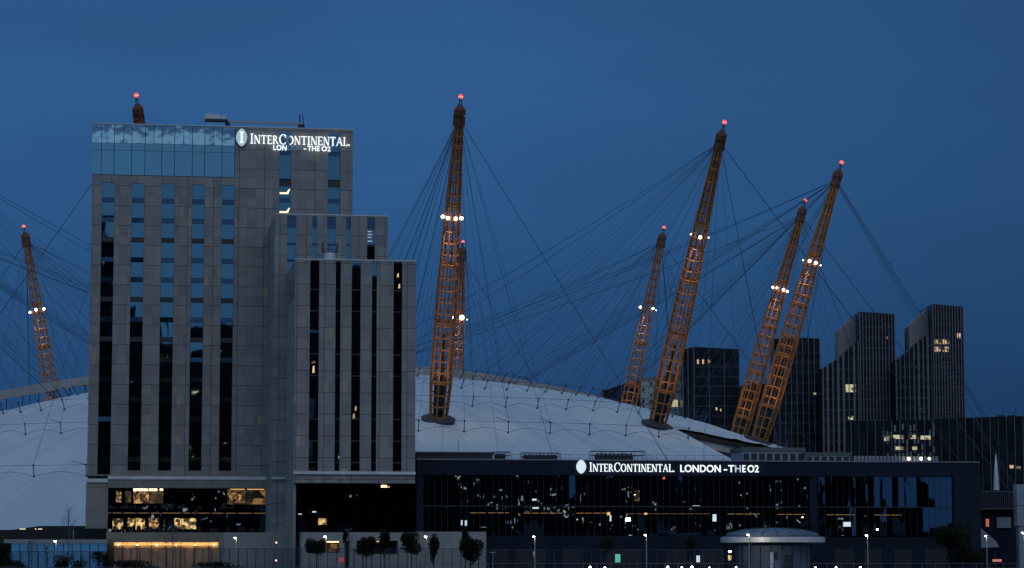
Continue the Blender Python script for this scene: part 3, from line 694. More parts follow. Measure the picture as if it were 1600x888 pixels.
# roof plant
def plant(name, label, x0, x1, y0, v0, v1, m_, kind):
    u0, u1 = hu(x0, v0, 715), hu(x1, v0, 715); z1 = hz(y0, v0, x0)
    t_ = thing(name, label, kind, O0+UV*(u0+u1)/2+VV*v0+Vector((0, 0, ktop)), ROT); hw = (u1-u0)/2; H = z1-ktop
    b = MB(); b.box(-hw, hw, 0, v1-v0, 0, H*.72); b.build('housing', M[m_], t_)
    b = MB(); b.box(-hw-.15, hw+.15, -.15, v1-v0+.15, H*.72+.003, H); b.build('cap', M['roofgrey'] if m_ == 'metal_pav' else M[m_], t_)
    b = MB(); n = int(hw*2/1.2)
    for i in range(n): q = -hw+(i+.15)*2*hw/n; b.box(q, q+2*hw/n*.7, -.04, -.002, H*.15, H*.6)
    b.build('louvre', M['frame'], t_); return t_
plant('plant_enclosure', 'black plant enclosure on the low roof next to the hotel', 651, 770, 706, 6, 14, 'dark', 'roof plant')
plant('plant_enclosure', 'grey louvred plant box on the low roof, the larger of two', 1160, 1257, 699, 8, 16, 'metal_pav', 'roof plant')
plant('plant_enclosure', 'grey louvred plant box on the low roof, right of the larger one', 1259, 1328, 707, 7, 13, 'metal_pav', 'roof plant')
b = MB(); v_ = 9; 
t_ = thing('roof_screen', 'low pale parapet screen behind the right end of the low roof', 'screen', O0+UV*hu(1400, v_, 715)+VV*v_+Vector((0, 0, ktop)), ROT)
hw = (hu(1462, v_, 715)-hu(1329, v_, 715))/2; b.box(-hw, hw, 0, .3, 0, hz(713, v_, 1400)-ktop); b.build('panel', M['metal_pav'], t_)
b = MB()
for i in range(24): q = -hw+2*hw*i/23; b.box(q-.06, q+.06, -.1, -.01, 0, hz(713, v_, 1400)-ktop)
b.build('rib', M['frame'], t_)
def gantry(x0, x1, y0, label, xd0, xd1):
    v_ = 7; u0, u1 = hu(x0, v_, 715), hu(x1, v_, 715); t_ = thing('pipe_gantry', label, 'pipe gantry', O0+UV*(u0+u1)/2+VV*v_+Vector((0, 0, ktop)), ROT); hw = (u1-u0)/2; H = hz(y0, v_, x0)-ktop
    b = MB(); n = max(4, int(hw*2/1.6))
    for i in range(n+1):
        q = -hw+2*hw*i/n; b.tube([(q, 0, 0), (q, 0, H)], .045, 4); b.tube([(q, 2.2, 0), (q, 2.2, H)], .045, 4); b.tube([(q, 0, H), (q, 2.2, H)], .04, 4)
    for z in (H, H*.6): b.tube([(-hw, 0, z), (hw, 0, z)], .05, 4); b.tube([(-hw, 2.2, z), (hw, 2.2, z)], .05, 4)
    b.build('frame', M['rail'], t_)
    b = MB(); a, c = hu(xd0, v_, 715)-(u0+u1)/2, hu(xd1, v_, 715)-(u0+u1)/2
    b.box(a, c, .4, 1.8, H*.15, H*.7); n = 9
    for i in range(n): q = a+(c-a)*(i+.5)/n; b.box(q-.12, q+.12, .3, 1.9, 0, H*.8)
    b.build('duct', M['dark'], t_)
gantry(772, 798, 706, 'small pipe frame beside the black plant enclosure', 776, 790)
gantry(816, 875, 707.5, 'short pipe gantry on the low roof left of the emblem', 820, 871)
gantry(925, 1008, 705, 'longest pipe gantry on the low roof above the name sign', 932, 990)
t_ = thing('roof_railing', 'thin safety railing along the edge of the low roof', 'railing', O0+UV*hu(800, VK+1, 715)+VV*(VK+1)+Vector((0, 0, ktop)), ROT)
b = MB(); L_ = hu(1160, VK+1, 715)-hu(800, VK+1, 715); b.tube([(0, 0, 1.0), (L_, 0, 1.0)], .025, 4); b.tube([(0, 0, .5), (L_, 0, .5)], .02, 4); b.build('rail', M['rail'], t_)
for i in range(25): b = MB(); b.tube([(L_*i/24, 0, 0), (L_*i/24, 0, 1.0)], .025, 4); b.build('post', M['rail'], t_)
# antenna
an = thing('roof_antenna', 'thin whip antenna on the black plant enclosure', 'antenna', O0+UV*hu(716, 8, 700)+VV*8+Vector((0, 0, hz(706, 8, 716))), ROT)
b = MB(); b.tube([(0, 0, 0), (0, 0, 1.6)], .04, 5); b.build('rod', M['dark'], an); b = MB(); b.ball((0, 0, 1.65), .09, 6); b.build('tip', M['dark'], an)

# ------------------------------------------------------------------ the tent
DC = Vector((-47, 690, 0)); DR = 183.0; DH = 50.3; RS = (DR*DR+DH*DH)/(2*DH)
def dz(r): return DH-(RS-math.sqrt(RS*RS-r*r))
def DP(r, deg, dh=0):
    a = R(deg); return Vector((DC.x+r*math.cos(a), DC.y+r*math.sin(a), dz(r)+dh))
mf = bpy.data.materials.new('white coated fabric'); mf.use_nodes = True
t = mf.node_tree; n = t.nodes; l = t.links; pb = n['Principled BSDF']; pb.inputs['Roughness'].default_value = .55
c = n.new('ShaderNodeTexCoord'); no_ = n.new('ShaderNodeTexNoise'); no_.inputs['Scale'].default_value = .035; no_.inputs['Detail'].default_value = 7
l.new(c.outputs['Object'], no_.inputs['Vector']); r_ = ramp(t, [(.3, (.37, .42, .48)), (.7, (.45, .50, .56))], 'LINEAR'); l.new(no_.outputs['Fac'], r_.inputs[0]); l.new(r_.outputs[0], pb.inputs['Base Color'])
bp = n.new('ShaderNodeBump'); bp.inputs['Strength'].default_value = .35; bp.inputs['Distance'].default_value = 2.0; l.new(no_.outputs['Fac'], bp.inputs['Height']); l.new(bp.outputs[0], pb.inputs['Normal'])
M['fabric'] = mf
dome = thing('tent_dome', 'huge white fabric tent dome behind the hotel', 'dome', DC)
RINGS = [27, 50, 75, 98.5, 120.5, 147, 169]
def cut(r, deg):
    """true where the fabric is cut away for the plant yard on the east side"""
    d = (deg+180) % 360-180
    return CUT is not None and CUT(r, d)
LIP = [(-45.5, 183), (-43.8, 150), (-42.5, 133), (-41.4, 122), (-39.5, 112), (-37, 111.5), (-31, 117.5), (-25, 120.5), (-22, 122.5), (-10, 127), (-4, 134), (0, 150), (3, 183)]
def rmax(deg):
    d = (deg+180) % 360-180
    if d <= LIP[0][0] or d >= LIP[-1][0]: return DR
    for (a, p), (c, q) in zip(LIP, LIP[1:]):
        if d <= c: return p+(q-p)*(d-a)/(c-a)
def rmap(r, deg):
    m = rmax(deg); return r if r < 100 else 100+(r-100)*(m-100)/(DR-100)
NA = 72*6
rs = [0.5, 8, 16, 24, 32, 40, 48, 56, 64, 72, 80, 88, 96, 104, 112, 120, 128, 136, 144, 152, 160, 168, 176, 183]
def fab(r, deg):
    ph = ((deg-2.5+7.5) % 5)/5.0
    sc = (1-abs(2*ph-1)); 
    # seams at ph 0/1: pulled up, sagging between; nodes pulled a little higher
    near = max(math.exp(-((r-q)/6)**2) for q in RINGS[2:])
    m_ = rmax(deg); q_ = 1 if m_ >= DR else max(0, min(1, (m_-2-r)/15))
    return dz(r)-q_*min(1, r/60)*(sc**1.0)*(.75+.25*near)+.35*near*(1-sc)**3
dm = MB(); vs_ = []
for r_i in rs:
    for k in range(NA):
        dg_ = k*360/NA; q_ = rmap(r_i, dg_); vs_.append((q_*math.cos(R(dg_)), q_*math.sin(R(dg_)), fab(q_, dg_)))
fs_ = []
for i in range(len(rs)-1):
    for k in range(NA):
        fs_.append((i*NA+k, (i+1)*NA+k, (i+1)*NA+(k+1) % NA, i*NA+(k+1) % NA))
dm.add(vs_, fs_)
fabo = dm.build('fabric_roof', M['fabric'], dome, smooth=False)
b = MB()
for k in range(72):
    dg_ = 2.5+5*k
    pts = [(r*math.cos(R(dg_)), r*math.sin(R(dg_)), fab(r, dg_)+.04) for r in [24, 48, 75, 88, 98.5, 110, 120.5, 134, 147, 158, 169, 182] if r < rmax(dg_)]
    b.tube(pts, .13, 4)
b.build('seam_tape', mat('seam tape', (.56, .60, .65), .5), dome)
b = MB(); b.lathe([(DR-1, 0), (DR+.3, 0), (DR+.2, 2.2), (DR-1, 2.4)], 144); b.build('perimeter_wall', M['dark'], dome)

# struts at the cable nodes; inner ones of the front and sides are parts
def strut(mb, r, dg_, Hs=2.5):
    a = DP(r, dg_, .2)-DC; out = Vector((math.cos(R(dg_)), math.sin(R(dg_)), 0))
    lean = .62 if r < 85 else (.36 if r < 110 else .12)
    e = a+(Vector((0, 0, 1))*math.cos(lean)+out*math.sin(lean))*Hs
    mb.tube([a, e], .10, 5); mb.ball(tuple(e), .24, 4); mb.ball(tuple(a+Vector((0, 0, .1))), .26, 4); return e
rest = MB(); cnt = 0; tops = {}
for ri, r in enumerate(RINGS[1:6]):
    for k in range(72):
        dg_ = 2.5+5*k
        if r > rmax(dg_): continue
        p = DP(r, dg_); d = (p-Vector((0, 0, EYE)))
        px = 800+F*p.x/p.y
        out = Vector((math.cos(R(dg_)), math.sin(R(dg_)), RS/r*0+1.0))
        facing = p.y < 668+ (0 if r > 60 else -20)
        vis = facing and (-20 < px < 145 or 640 < px < 1180) and r > 60
        if vis and cnt < 98:
            m_ = MB(); tops[(r, k)] = strut(m_, r, dg_); m_.build('cable_strut', M['cable'], dome); cnt += 1
        else: tops[(r, k)] = strut(rest, r, dg_)
ro = rest.build('cable_strut_far', M['cable'], dome); ro['kind'] = 'stuff'; ro.name = 'cable_struts'
b = MB()
for r in RINGS[1:6]:
    for k in range(72):
        if (r, k) not in tops or (r, (k+1) % 72) not in tops: continue
        p0, p1 = tops[(r, k)], tops[(r, (k+1) % 72)]; q0, q1 = DP(r, 2.5+5*k, .3)-DC, DP(r, 7.5+5*k, .3)-DC
        b.tube([p0, p1], .04, 4, cap=False); b.tube([q0, q0.lerp(q1, .25)+Vector((0, 0, .7)), q0.lerp(q1, .5)+Vector((0, 0, 1.1)), q0.lerp(q1, .75)+Vector((0, 0, .7)), q1], .04, 4, cap=False)
        if random.random() < .3: b.tube([p0, p0.lerp(p1, -.28)+Vector((0, 0, .9))], .06, 4)
b.build('ring_cables', M['cable'], dome)

# scalloped opening in the east side: edge truss, drum wall and beams under the fabric lip
def arc_wall(mb, off, zt0, zt1, th, a0=-41.5, a1=2.0, n=44):
    vs = []; fs = []
    for i in range(n+1):
        a = a0+(a1-a0)*i/n; rr = min(rmax(a), 128)-off; zz = dz(min(rmax(a), 128)); c_, s_ = math.cos(R(a)), math.sin(R(a))
        z0 = zz+zt0 if zt0 is not None else 0
        for q, w in ((rr, zz+zt1), (rr, z0), (rr-th, z0), (rr-th, zz+zt1)): vs.append((q*c_, q*s_, w))
    for i in range(n):
        for k in range(4): fs.append((i*4+k, i*4+(k+1) % 4, i*4+4+(k+1) % 4, i*4+4+k))
    mb.add(vs, fs)
b = MB(); arc_wall(b, .3, -1.5, -.5, .5); arc_wall(b, .5, -4.4, -3.4, .4)
for k in range(6):
    a = -36+k*6.5; rr = rmax(a)-.9; b.tube([(rr*math.cos(R(a)), rr*math.sin(R(a)), dz(rmax(a))-.6), ((rr+2.5)*math.cos(R(a)), (rr+2.5)*math.sin(R(a)), dz(rmax(a))-9)], .2, 5)
b.build('edge_truss', M['dark'], dome)
b = MB(); arc_wall(b, 1.1, None, -1.2, .4); b.build('drum_wall', mat('pale drum cladding', (.40, .38, .38), .7, noise=(.3, .15)), dome)
# raised walkway crossing the summit
wk = thing('roof_walkway', 'long grey raised walkway arching over the top of the white dome', 'walkway', (-47, 690, 0))
pl = [(-120, 632), (-60, 622), (0, 611.5), (70, 599.5), (137, 588.5), (250, 578), (400, 572), (560, 569), (650, 573.5), (700, 576.5), (760, 585), (820, 595), (870, 604.5), (920, 616), (960, 626)]
b = MB(); rib = MB(); wp = []
for i, (px, py) in enumerate(pl):
    D_ = 688 if px < 560 else (667 if px < 700 else 667+(px-700)*.10); p = P(px, py, D_)-Vector((-47, 690, 0)); wp.append(p)
sec = lambda p: [p+Vector((0, -1.2, 0)), p+Vector((0, 1.2, 0)), p+Vector((0, 1.2, -2.2)), p+Vector((0, -1.2, -2.4))]
vs_ = []; fs_ = []
for p in wp: vs_ += sec(p)
for i in range(len(wp)-1):
    for k in range(4): fs_.append((i*4+k, i*4+(k+1) % 4, i*4+4+(k+1) % 4, i*4+4+k))
b.add(vs_, fs_); b.build('walkway_deck', mat('grey walkway fabric', (.30, .29, .28), .7, noise=(.2, .15)), wk)
for q in range(40):
    s_ = q/39*(len(wp)-1); i = min(int(s_), len(wp)-2); p = wp[i].lerp(wp[i+1], s_-i)
    r0 = math.hypot(p.x, p.y); g = dz(min(r0, 180))
    if p.z-2.3 > g: rib.tube([(p.x, p.y, p.z-2.2), (p.x, p.y, g)], .12, 4)
rib.build('support_legs', M['cable'], wk)

# ------------------------------------------------------------------ masts
def mast_profile(t):
    xs = [0, .12, .4, .6, .8, .95, 1]; ys = [2.0, 2.45, 2.3, 1.9, 1.42, 1.0, .92]
    for i in range(6):
        if t <= xs[i+1]: return ys[i]+(ys[i+1]-ys[i])*(t-xs[i])/(xs[i+1]-xs[i])
    return .9
LM = 74.0
me_lat = None
def mast_meshes():
    Z1 = LM*.918; lat = MB(); nr = 25
    for k in range(8):
        a = 2*math.pi*(k+.5)/8
        lat.tube([(mast_profile(i/nr)*math.cos(a), mast_profile(i/nr)*math.sin(a), .6+(Z1-.6)*i/nr) for i in range(nr+1)], .21, 5)
    rg = MB()
    for i in range(nr+1):
        t_ = i/nr; r = mast_profile(t_); z = .6+(Z1-.6)*t_
        pts = [(r*math.cos(2*math.pi*(k+.5)/8), r*math.sin(2*math.pi*(k+.5)/8), z) for k in range(9)]
        rg.tube(pts, .19, 5, cap=False)
        if i % 5 == 3: rg.tube([(p[0]*.97, p[1]*.97, z+.5) for p in pts], .26, 5, cap=False)
    hd = MB(); hd.lathe([(.9, Z1-.8), (1.45, Z1-.3), (1.3, Z1+.8), (1.0, Z1+1.3), (1.05, Z1+1.7), (1.35, Z1+2.0), (1.3, Z1+3.2), (.85, Z1+3.7), (.5, Z1+4.2)], 8)
    for k in range(6):
        a = k*math.pi/3; hd.box(1.1*math.cos(a)-.22, 1.1*math.cos(a)+.22, 1.1*math.sin(a)-.22, 1.1*math.sin(a)+.22, Z1+.1, Z1+1.5+.4*(k % 2))
    sp_ = MB()
    for k in range(4):
        a = math.pi/4+k*math.pi/2; sp_.tube([(.42*math.cos(a), .42*math.sin(a), Z1+4.1), (.25*math.cos(a), .25*math.sin(a), LM-.7)], .06, 4)
    for z in (Z1+5, Z1+6): sp_.tube([(.38*math.cos(math.pi/4+k*math.pi/2), .38*math.sin(math.pi/4+k*math.pi/2), z) for k in range(5)], .05, 4)
    sp_.lathe([(.4, LM-.7), (.4, LM-.55)], 8)
    bc = MB(); bc.ball((0, 0, LM), .52, 8); bcc = MB(); bcc.lathe([(.05, LM-.26), (.44, LM-.13), (.55, LM), (.44, LM+.13), (.05, LM+.26)], 12)
    core = MB(); core.lathe([(.8, 1), (1.45, 2.2), (1.5, 8.5), (1.0, 9.2)], 10); core.tube([(0, 0, 9), (0, 0, 20)], .25, 5)
    col = MB(); col.lathe([(3.9, -.25), (3.95, .05), (3.4, .3), (2.3, .5)], 28)
    for k in range(8):
        a = 2*math.pi*(k+.5)/8; col.tube([(1.95*math.cos(a), 1.95*math.sin(a), .6), (1.2*math.cos(a), 1.2*math.sin(a), -3)], .2, 5)
    lat.add(rg.v, rg.f)
    return [('lattice', lat, 'mast'), ('mast_head', hd, 'mast_head'), ('spire', sp_, 'dark'), ('beacon', bc, 'beacon'), ('beacon_bulb', bcc, 'beacon_core'), ('core_housing', core, 'core')], col
MM, COLLAR = mast_meshes()
proto_me = {}
for nm, mb, m_ in MM:
    me = bpy.data.meshes.new(nm); me.from_pydata(mb.v, [], mb.f); me.materials.append(M[m_]); proto_me[nm] = me
me = bpy.data.meshes.new('roof_collar'); me.from_pydata(COLLAR.v, [], COLLAR.f); me.materials.append(mat('dark collar membrane', (.028, .033, .05), .8)); proto_me['roof_collar'] = me
fl = MB(); fl.ball((0, 0, 0), .40, 8); me = bpy.data.meshes.new('floodlight'); me.from_pydata(fl.v, [], fl.f); me.materials.append(M['flood']); proto_me['floodlight'] = me
hs = MB(); hs.tube([(0, 0, .45), (0, 0, -.1), (-.9, 0, -.1)], .09, 5); hs.lathe([(.30, .38), (.25, .6)], 8); me = bpy.data.meshes.new('lamp_bracket'); me.from_pydata(hs.v, [], hs.f); me.materials.append(M['dark']); proto_me['lamp_bracket'] = me
# angle, top px,py, D_top, base px,py, D_base, floodlight scale, label
MS = [
 (-75, (720, 151), 560, (685, 655), 579, 'tallest lit orange mast just right of the hotel', [(-1.0, 1), (-.45, 1), (.35, 1), (.95, 1)]),
 (-45, (1132, 191), 592, (1027, 664), 609, 'orange mast with the brightest red beacon, right of the picture centre', [(0, 1), (-1.0, .3), (1.0, .3)]),
 (-15, (1315, 254), 653, (1186, 690), 660, 'rightmost leaning orange mast', [(-.4, 1), (.35, 1), (-1.1, .3), (1.05, .3)]),
 (15, (1258.5, 313), 723, (1148, 712), 720, 'orange mast close to the left of the rightmost mast', [(-1.0, .8), (-.5, .8), (.4, 1), (.95, .8)]),
 (45, (1037.5, 355.5), 784, (967, 722), 771, 'far slender orange mast between two dome cables, left of the bright beacon mast', [(-1.1, 1), (.7, .9), (1.2, .2)]),
 (75, (723.5, 378), 820, (705, 728), 801, 'far orange mast half hidden behind the tallest mast', [(-.7, 1.2), (.45, 1.9), (1.2, .3)]),
 (137, (37, 354), 781, (99, 722), 771, 'leftmost leaning orange mast beyond the dome', [(-1.1, .9), (-.1, 1.1), (.95, 1)]),
 (-105, (213, 149), 558, None, 579, 'mast whose dark tip rises behind the hotel roof', []),
]
def dome_hit(px, py):
    d = ray(px, py); o = Vector((0, 0, EYE))-Vector((DC.x, DC.y, DH-RS)); A_ = d.dot(d); B_ = 2*d.dot(o); C_ = o.dot(o)-RS*RS; D_ = B_*B_-4*A_*C_
    return None if D_ < 0 else Vector((0, 0, EYE))+d*((-B_-math.sqrt(D_))/(2*A_))
def circ(a, r, z): return Vector((DC.x+r*math.cos(R(a)), DC.y+r*math.sin(R(a)), z))
for a in (105, 165, 195, 225):
    MS.append((a, None, 0, None, 0, {105: 'mast hidden behind the hotel tower', 165: 'mast beyond the left edge at the far side', 195: 'mast beyond the left edge at mid depth', 225: 'mast beyond the left edge nearest the river'}[a], []))
random.seed(11)
for (ang, tp, Dt, bpx, Db, label, fls) in MS:
    top = P(tp[0], tp[1], Dt) if tp else circ(ang, 135, 103)
    base = P(bpx[0], bpx[1], Db) if bpx else circ(ang, 115, 32.5)
    hp = dome_hit(*bpx) if bpx and ang < 0 else None
    base = hp if hp else Vector((base.x, base.y, dz(math.hypot(base.x-DC.x, base.y-DC.y))))
    ax = (top-base); ln = ax.length; q = ax.to_track_quat('Z', 'Y')
    t_ = thing('support_mast', label, 'mast', base, 0, 'orange lattice masts holding up the dome')
    for nm, _, _ in MM:
        o = bpy.data.objects.new(nm, proto_me[nm]); COL.objects.link(o); o.parent = t_; o.rotation_mode = 'QUATERNION'; o.rotation_quaternion = q; o.scale = (1, 1, ln/LM)
    o = bpy.data.objects.new('roof_collar', proto_me['roof_collar']); COL.objects.link(o); o.parent = t_
    o.location = (0, 0, .1)
    nrm = Vector((math.cos(R(ang))*.34, math.sin(R(ang))*.34, 1)).normalized(); o.rotation_mode = 'QUATERNION'; o.rotation_quaternion = nrm.to_track_quat('Z', 'Y')
    # floodlights and their light
    zf_ = .635*ln; adir = ax.normalized(); rt = Vector((1, 0, 0))-adir*adir.x; rt.normalize(); fr = rt.cross(adir); 
    if fr.y > 0: fr = -fr
    big = max([f[1] for f in fls], default=0)
    for (off, s_) in fls:
        w = 2.15; p = adir*zf_+rt*w*off*1.0+fr*w*math.sqrt(max(0.05, 1.25-off*off))
        o = bpy.data.objects.new('floodlight', proto_me['floodlight']); COL.objects.link(o); o.parent = t_; o.location = p; o.scale = (1.0*max(.4, s_),)*3
        o2 = bpy.data.objects.new('lamp_bracket', proto_me['lamp_bracket']); COL.objects.link(o2); o2.parent = o
    if fls:
        light('floodlight_beam', 'SPOT', adir*(zf_+1.0)+fr*3.6-rt*1.0, 5200, (1, .74, .46), t_, aim=-adir*1.0-fr*.06, spot=50, size=.25)
        light('floodlight_beam', 'SPOT', adir*(zf_+1.0)-fr*.5+rt*3.6, 3400, (1, .72, .42), t_, aim=-adir*1.0-rt*.06, spot=50, size=.25)
        light('base_uplight', 'SPOT', fr*9+adir*1.5-rt*3, 4500, (1, .62, .30), t_, aim=adir*22-fr*9+rt*3, spot=44, size=.3)
        if tp[1] < 220 or ang in (-15,): light('base_uplight', 'SPOT', fr*9+adir*1.5+rt*4, 2600, (1, .62, .30), t_, aim=adir*22-fr*9-rt*4, spot=44, size=.3)
    # cables
    head = adir*(ln*.935)
    def cable(p1, r, sag, p0=None, nm='hanger_cable'):
        p0 = p0 or head; p1 = p1-base; pts = []
        for i in range(7):
            s_ = i/6; pts.append(p0.lerp(p1, s_)-Vector((0, 0, sag*4*s_*(1-s_))))
        m_ = MB(); m_.tube(pts, r, 4); m_.build(nm, M['cable' if r > .07 else 'cable_thin'], t_)
    for so_ in (-12.5, 12.5):
        cable(circ(ang+so_, 197, 0), .08, 0, nm='tie_back')
        if ang == -15: cable(circ(ang+so_*.98, 196, 0), .06, 0, p0=adir*(ln*.925), nm='tie_back')
        cable(circ(ang+so_, 20, 56), .06, 1.2, nm='fore_stay')
    for r in RINGS[1:6]:
        kk = ((ang-2.5)/5)
        for so_ in (-12.5, -7.5, -2.5, 2.5, 7.5, 12.5):
            dg_ = ang+so_; k = int(round((dg_-2.5)/5)) % 72
            if (r, k) not in tops: continue
            e = tops[(r, k)]+DC
            if r == 147 and abs(so_) not in (2.5, 7.5): continue
            cable(e, .028 if abs(so_) != 7.5 else .042, .5 if r < 100 else .2)

# ------------------------------------------------------------------ background towers beyond the dome
def win_mat(name, base, litc, s, cx, cz, thr):
    """dark glazing with a few lit cells"""
    m = bpy.data.materials.new(name); m.use_nodes = True; t = m.node_tree; n = t.nodes; l = t.links; b_ = n['Principled BSDF']
    b_.inputs['Base Color'].default_value = (*base, 1); b_.inputs['Roughness'].default_value = .3; b_.inputs['Specular IOR Level'].default_value = .15
    c = n.new('ShaderNodeTexCoord'); d1 = n.new('ShaderNodeVectorMath'); d1.operation = 'DIVIDE'; d1.inputs[1].default_value = (cx, 1000, cz); l.new(c.outputs['Object'], d1.inputs[0])
    f_ = n.new('ShaderNodeVectorMath'); f_.operation = 'FLOOR'; l.new(d1.outputs[0], f_.inputs[0])
    w_ = n.new('ShaderNodeTexWhiteNoise'); l.new(f_.outputs[0], w_.inputs['Vector'])
    r1 = ramp(t, [(0, (.4, .4, .4)), (1, (1.8, 1.8, 1.8))], 'LINEAR'); l.new(w_.outputs['Value'], r1.inputs[0])
    mxx = n.new('ShaderNodeMix'); mxx.data_type = 'RGBA'; mxx.blend_type = 'MULTIPLY'; mxx.inputs['Factor'].default_value = 1; mxx.inputs[6].default_value = (*base, 1); l.new(r1.outputs[0], mxx.inputs[7]); l.new(mxx.outputs[2], b_.inputs['Base Color'])
    g = n.new('ShaderNodeMath'); g.operation = 'GREATER_THAN'; g.inputs[1].default_value = thr; l.new(w_.outputs['Value'], g.inputs[0])
    mu = n.new('ShaderNodeMath'); mu.operation = 'MULTIPLY'; mu.inputs[1].default_value = s; l.new(g.outputs[0], mu.inputs[0]); l.new(mu.outputs[0], b_.inputs['Emission Strength'])
    b_.inputs['Emission Color'].default_value = (*litc, 1)
    return m
M['tw_glass'] = win_mat('far tower glazing', (.005, .007, .012), (1, .8, .55), .0, 2.0, 3.4, .99)
M['tw_fin'] = mat('grey fins', (.115, .11, .125), .7)
M['tw_stone'] = mat('grey brown brick', (.16, .14, .145), .8, noise=(.1, .1))
M['tw_lit'] = room_mat('far lit windows', (1, .66, .36), .65, .5, .6, .22)
M['tw_lit2'] = room_mat('far lit offices', (.95, .88, .55), .55, .5, .6, .22)
def fin_tower(label, D, poly_px, fins, depth=10, fin_w=.5, lits=(), body='tw_glass', bands=True, name='apartment_tower', cat='tower', ybase=None):
    """front face outline in picture coordinates at distance D; poly as (px,py) tops from left to right"""
    x0 = PX(poly_px[0][0], D, 600); x1 = PX(poly_px[-1][0], D, 600); cx = (x0+x1)/2
    t_ = thing(name, label, cat, (cx, D, 0)); tops_ = [(P(px, py, D).x-cx, P(px, py, D).z) for px, py in poly_px]
    pol = tops_+[(tops_[-1][0], 0), (tops_[0][0], 0)]
    b = MB(); b.prism(pol, 0, depth); b.build('wall', M[body], t_)
    def ztop(x):
        for (a, p), (c, q) in zip(tops_, tops_[1:]):
            if a <= x <= c: return p+(q-p)*(x-a)/max(1e-6, c-a)
        return tops_[-1][1]
    fb = MB()
    for i in range(fins):
        x = tops_[0][0]+(tops_[-1][0]-tops_[0][0])*i/max(1, fins-1); fw = fin_w*.6; x = min(max(x, tops_[0][0]+fw/2), tops_[-1][0]-fw/2)
        zf = 0
        if name == 'wedge_tower': zf = random.choice((0, 0, 8, 20)); fw *= random.choice((.6, 1, 1.5))
        elif name == 'office_block': zf = random.choice((0, 9, 14)); fw *= random.choice((.5, 1))
        fb.box(x-fw/2, x+fw/2, -.35, -.003, zf, ztop(x)+.1)
        if zf: fb.box(x-fw/2+.9, x+fw/2+.9, -.35, -.003, 0, zf-1)
    fb.build('fins', M['tw_fin'], t_)
    if bands:
        bb = MB(); z = 5
        while z < max(p[1] for p in tops_)-4:
            xa = [x for x in [tops_[0][0]+i*(tops_[-1][0]-tops_[0][0])/20 for i in range(21)] if ztop(x) > z+3]
            if len(xa) > 1: bb.box(min(xa), max(xa), -.12, -.004, z, z+.5)
            z += 3.4
        bb.build('floor_bands', mat('slab edge', (.010, .012, .018), .6), t_)
    for (a, c, p, q, m_) in lits:
        xa, xc = P(a, p, D).x-cx, P(c, p, D).x-cx; zq, zp = PZ(q, D), PZ(p, D); lb = MB(); n = max(1, int((xc-xa)/2.2))
        for i in range(n): lb.box(xa+(xc-xa)*i/n+.25, xa+(xc-xa)*(i+1)/n-.25, -.3, -.14, zq, zp)
        lb.build('lit_window', M[m_], t_)
    return t_, cx
# pale and dark mid block right of the dome crest
fin_tower('low dark glass block with a slanted roof behind the far slender mast', 905, [(941, 611), (975, 600), (985, 596), (1001, 596)], 3, body='tw_glass')
t_, cx = fin_tower('pale panelled block with small windows between two masts', 900, [(1000, 592), (1012, 590), (1084, 581)], 0, body='tw_stone', bands=False, name='pale_block', cat='building')
b = MB(); pl_ = MB(); D = 900
for i in range(7):
    for j in range(9):
        x = P(1002+i*12, 600, D).x-cx; z = PZ(597+j*9, D)
        pl_.box(x, x+2.55, -.1, -.01, z-random.choice((.9, 1.6, 1.8)), z+.1)
pl_.build('pale_panel', mat('pale green panel', (.30, .35, .33), .5, noise=(.2, .25)), t_)
for i in range(7):
    for j in range(9):
        x = P(1002+i*12, 600, D).x-cx; z = PZ(597+j*9, D)
        if random.random() < .4: b.box(x+.4, x+1.1, -.16, -.11, z-1.3, z-.1)
b.build('window', M['door_dark'], t_)
b = MB(); x = P(1052, 600, D).x-cx; b.box(x-1, x+1.5, -.2, -.17, PZ(636, D), PZ(625, D)); b.build('lit_window', M['tw_lit2'], t_)
fin_tower('black glass tower with two pale vertical lines right of the bright beacon mast', 880, [(1084, 542), (1155, 546)], 4, fin_w=.32, lits=((1088, 1093, 562, 569, 'tw_lit'), (1096, 1101, 562, 569, 'tw_lit'), (1105, 1111, 562, 569, 'tw_lit'), (1117, 1122, 637, 641, 'tw_lit2'), (1124, 1128, 639, 643, 'tw_lit')))
fin_tower('narrow blue glass end of the black tower', 882, [(1066, 547), (1083.5, 542)], 3, fin_w=.5, bands=False)
fin_tower('dark finned tower directly behind the two rightmost masts', 860, [(1208, 530), (1246, 527.5), (1281, 529)], 9, fin_w=.38, lits=((1270, 1276, 614, 617, 'tw_lit2'),))
M['tw_stone2'] = mat('plain grey gable', (.20, .18, .185), .85, noise=(.08, .1))
# stepped pair of chisel topped towers
fin_tower('finned wedge shaped tower with sloping roof, left of the two tall ones', 842, [(1284.5, 576), (1310, 560), (1342, 532)], 8, fin_w=.8, lits=((1320, 1338, 601, 613, 'tw_lit2'), (1324, 1334, 650, 656, 'tw_lit2')), name='wedge_tower')
fin_tower('plain grey gable wall rising beside the left chisel topped tower', 850, [(1310, 516), (1342, 487.5)], 0, body='tw_stone2', bands=False, name='gable_tower')
fin_tower('left chisel topped tower with close grey fins', 841, [(1342.5, 487), (1398, 491)], 12, fin_w=.5, lits=((1385, 1387, 526, 530, 'tw_lit'),), depth=25, name='chisel_tower')
fin_tower('finned wedge shaped tower with sloping roof, joined to the rightmost tall tower', 832, [(1399, 566), (1420, 547), (1456, 517)], 9, fin_w=.7, name='wedge_tower', lits=((1437, 1441, 638, 641, 'tw_lit2'),))
fin_tower('plain grey gable wall rising beside the rightmost tall tower', 840, [(1420.5, 510), (1456, 475)], 0, body='tw_stone2', bands=False, name='gable_tower')
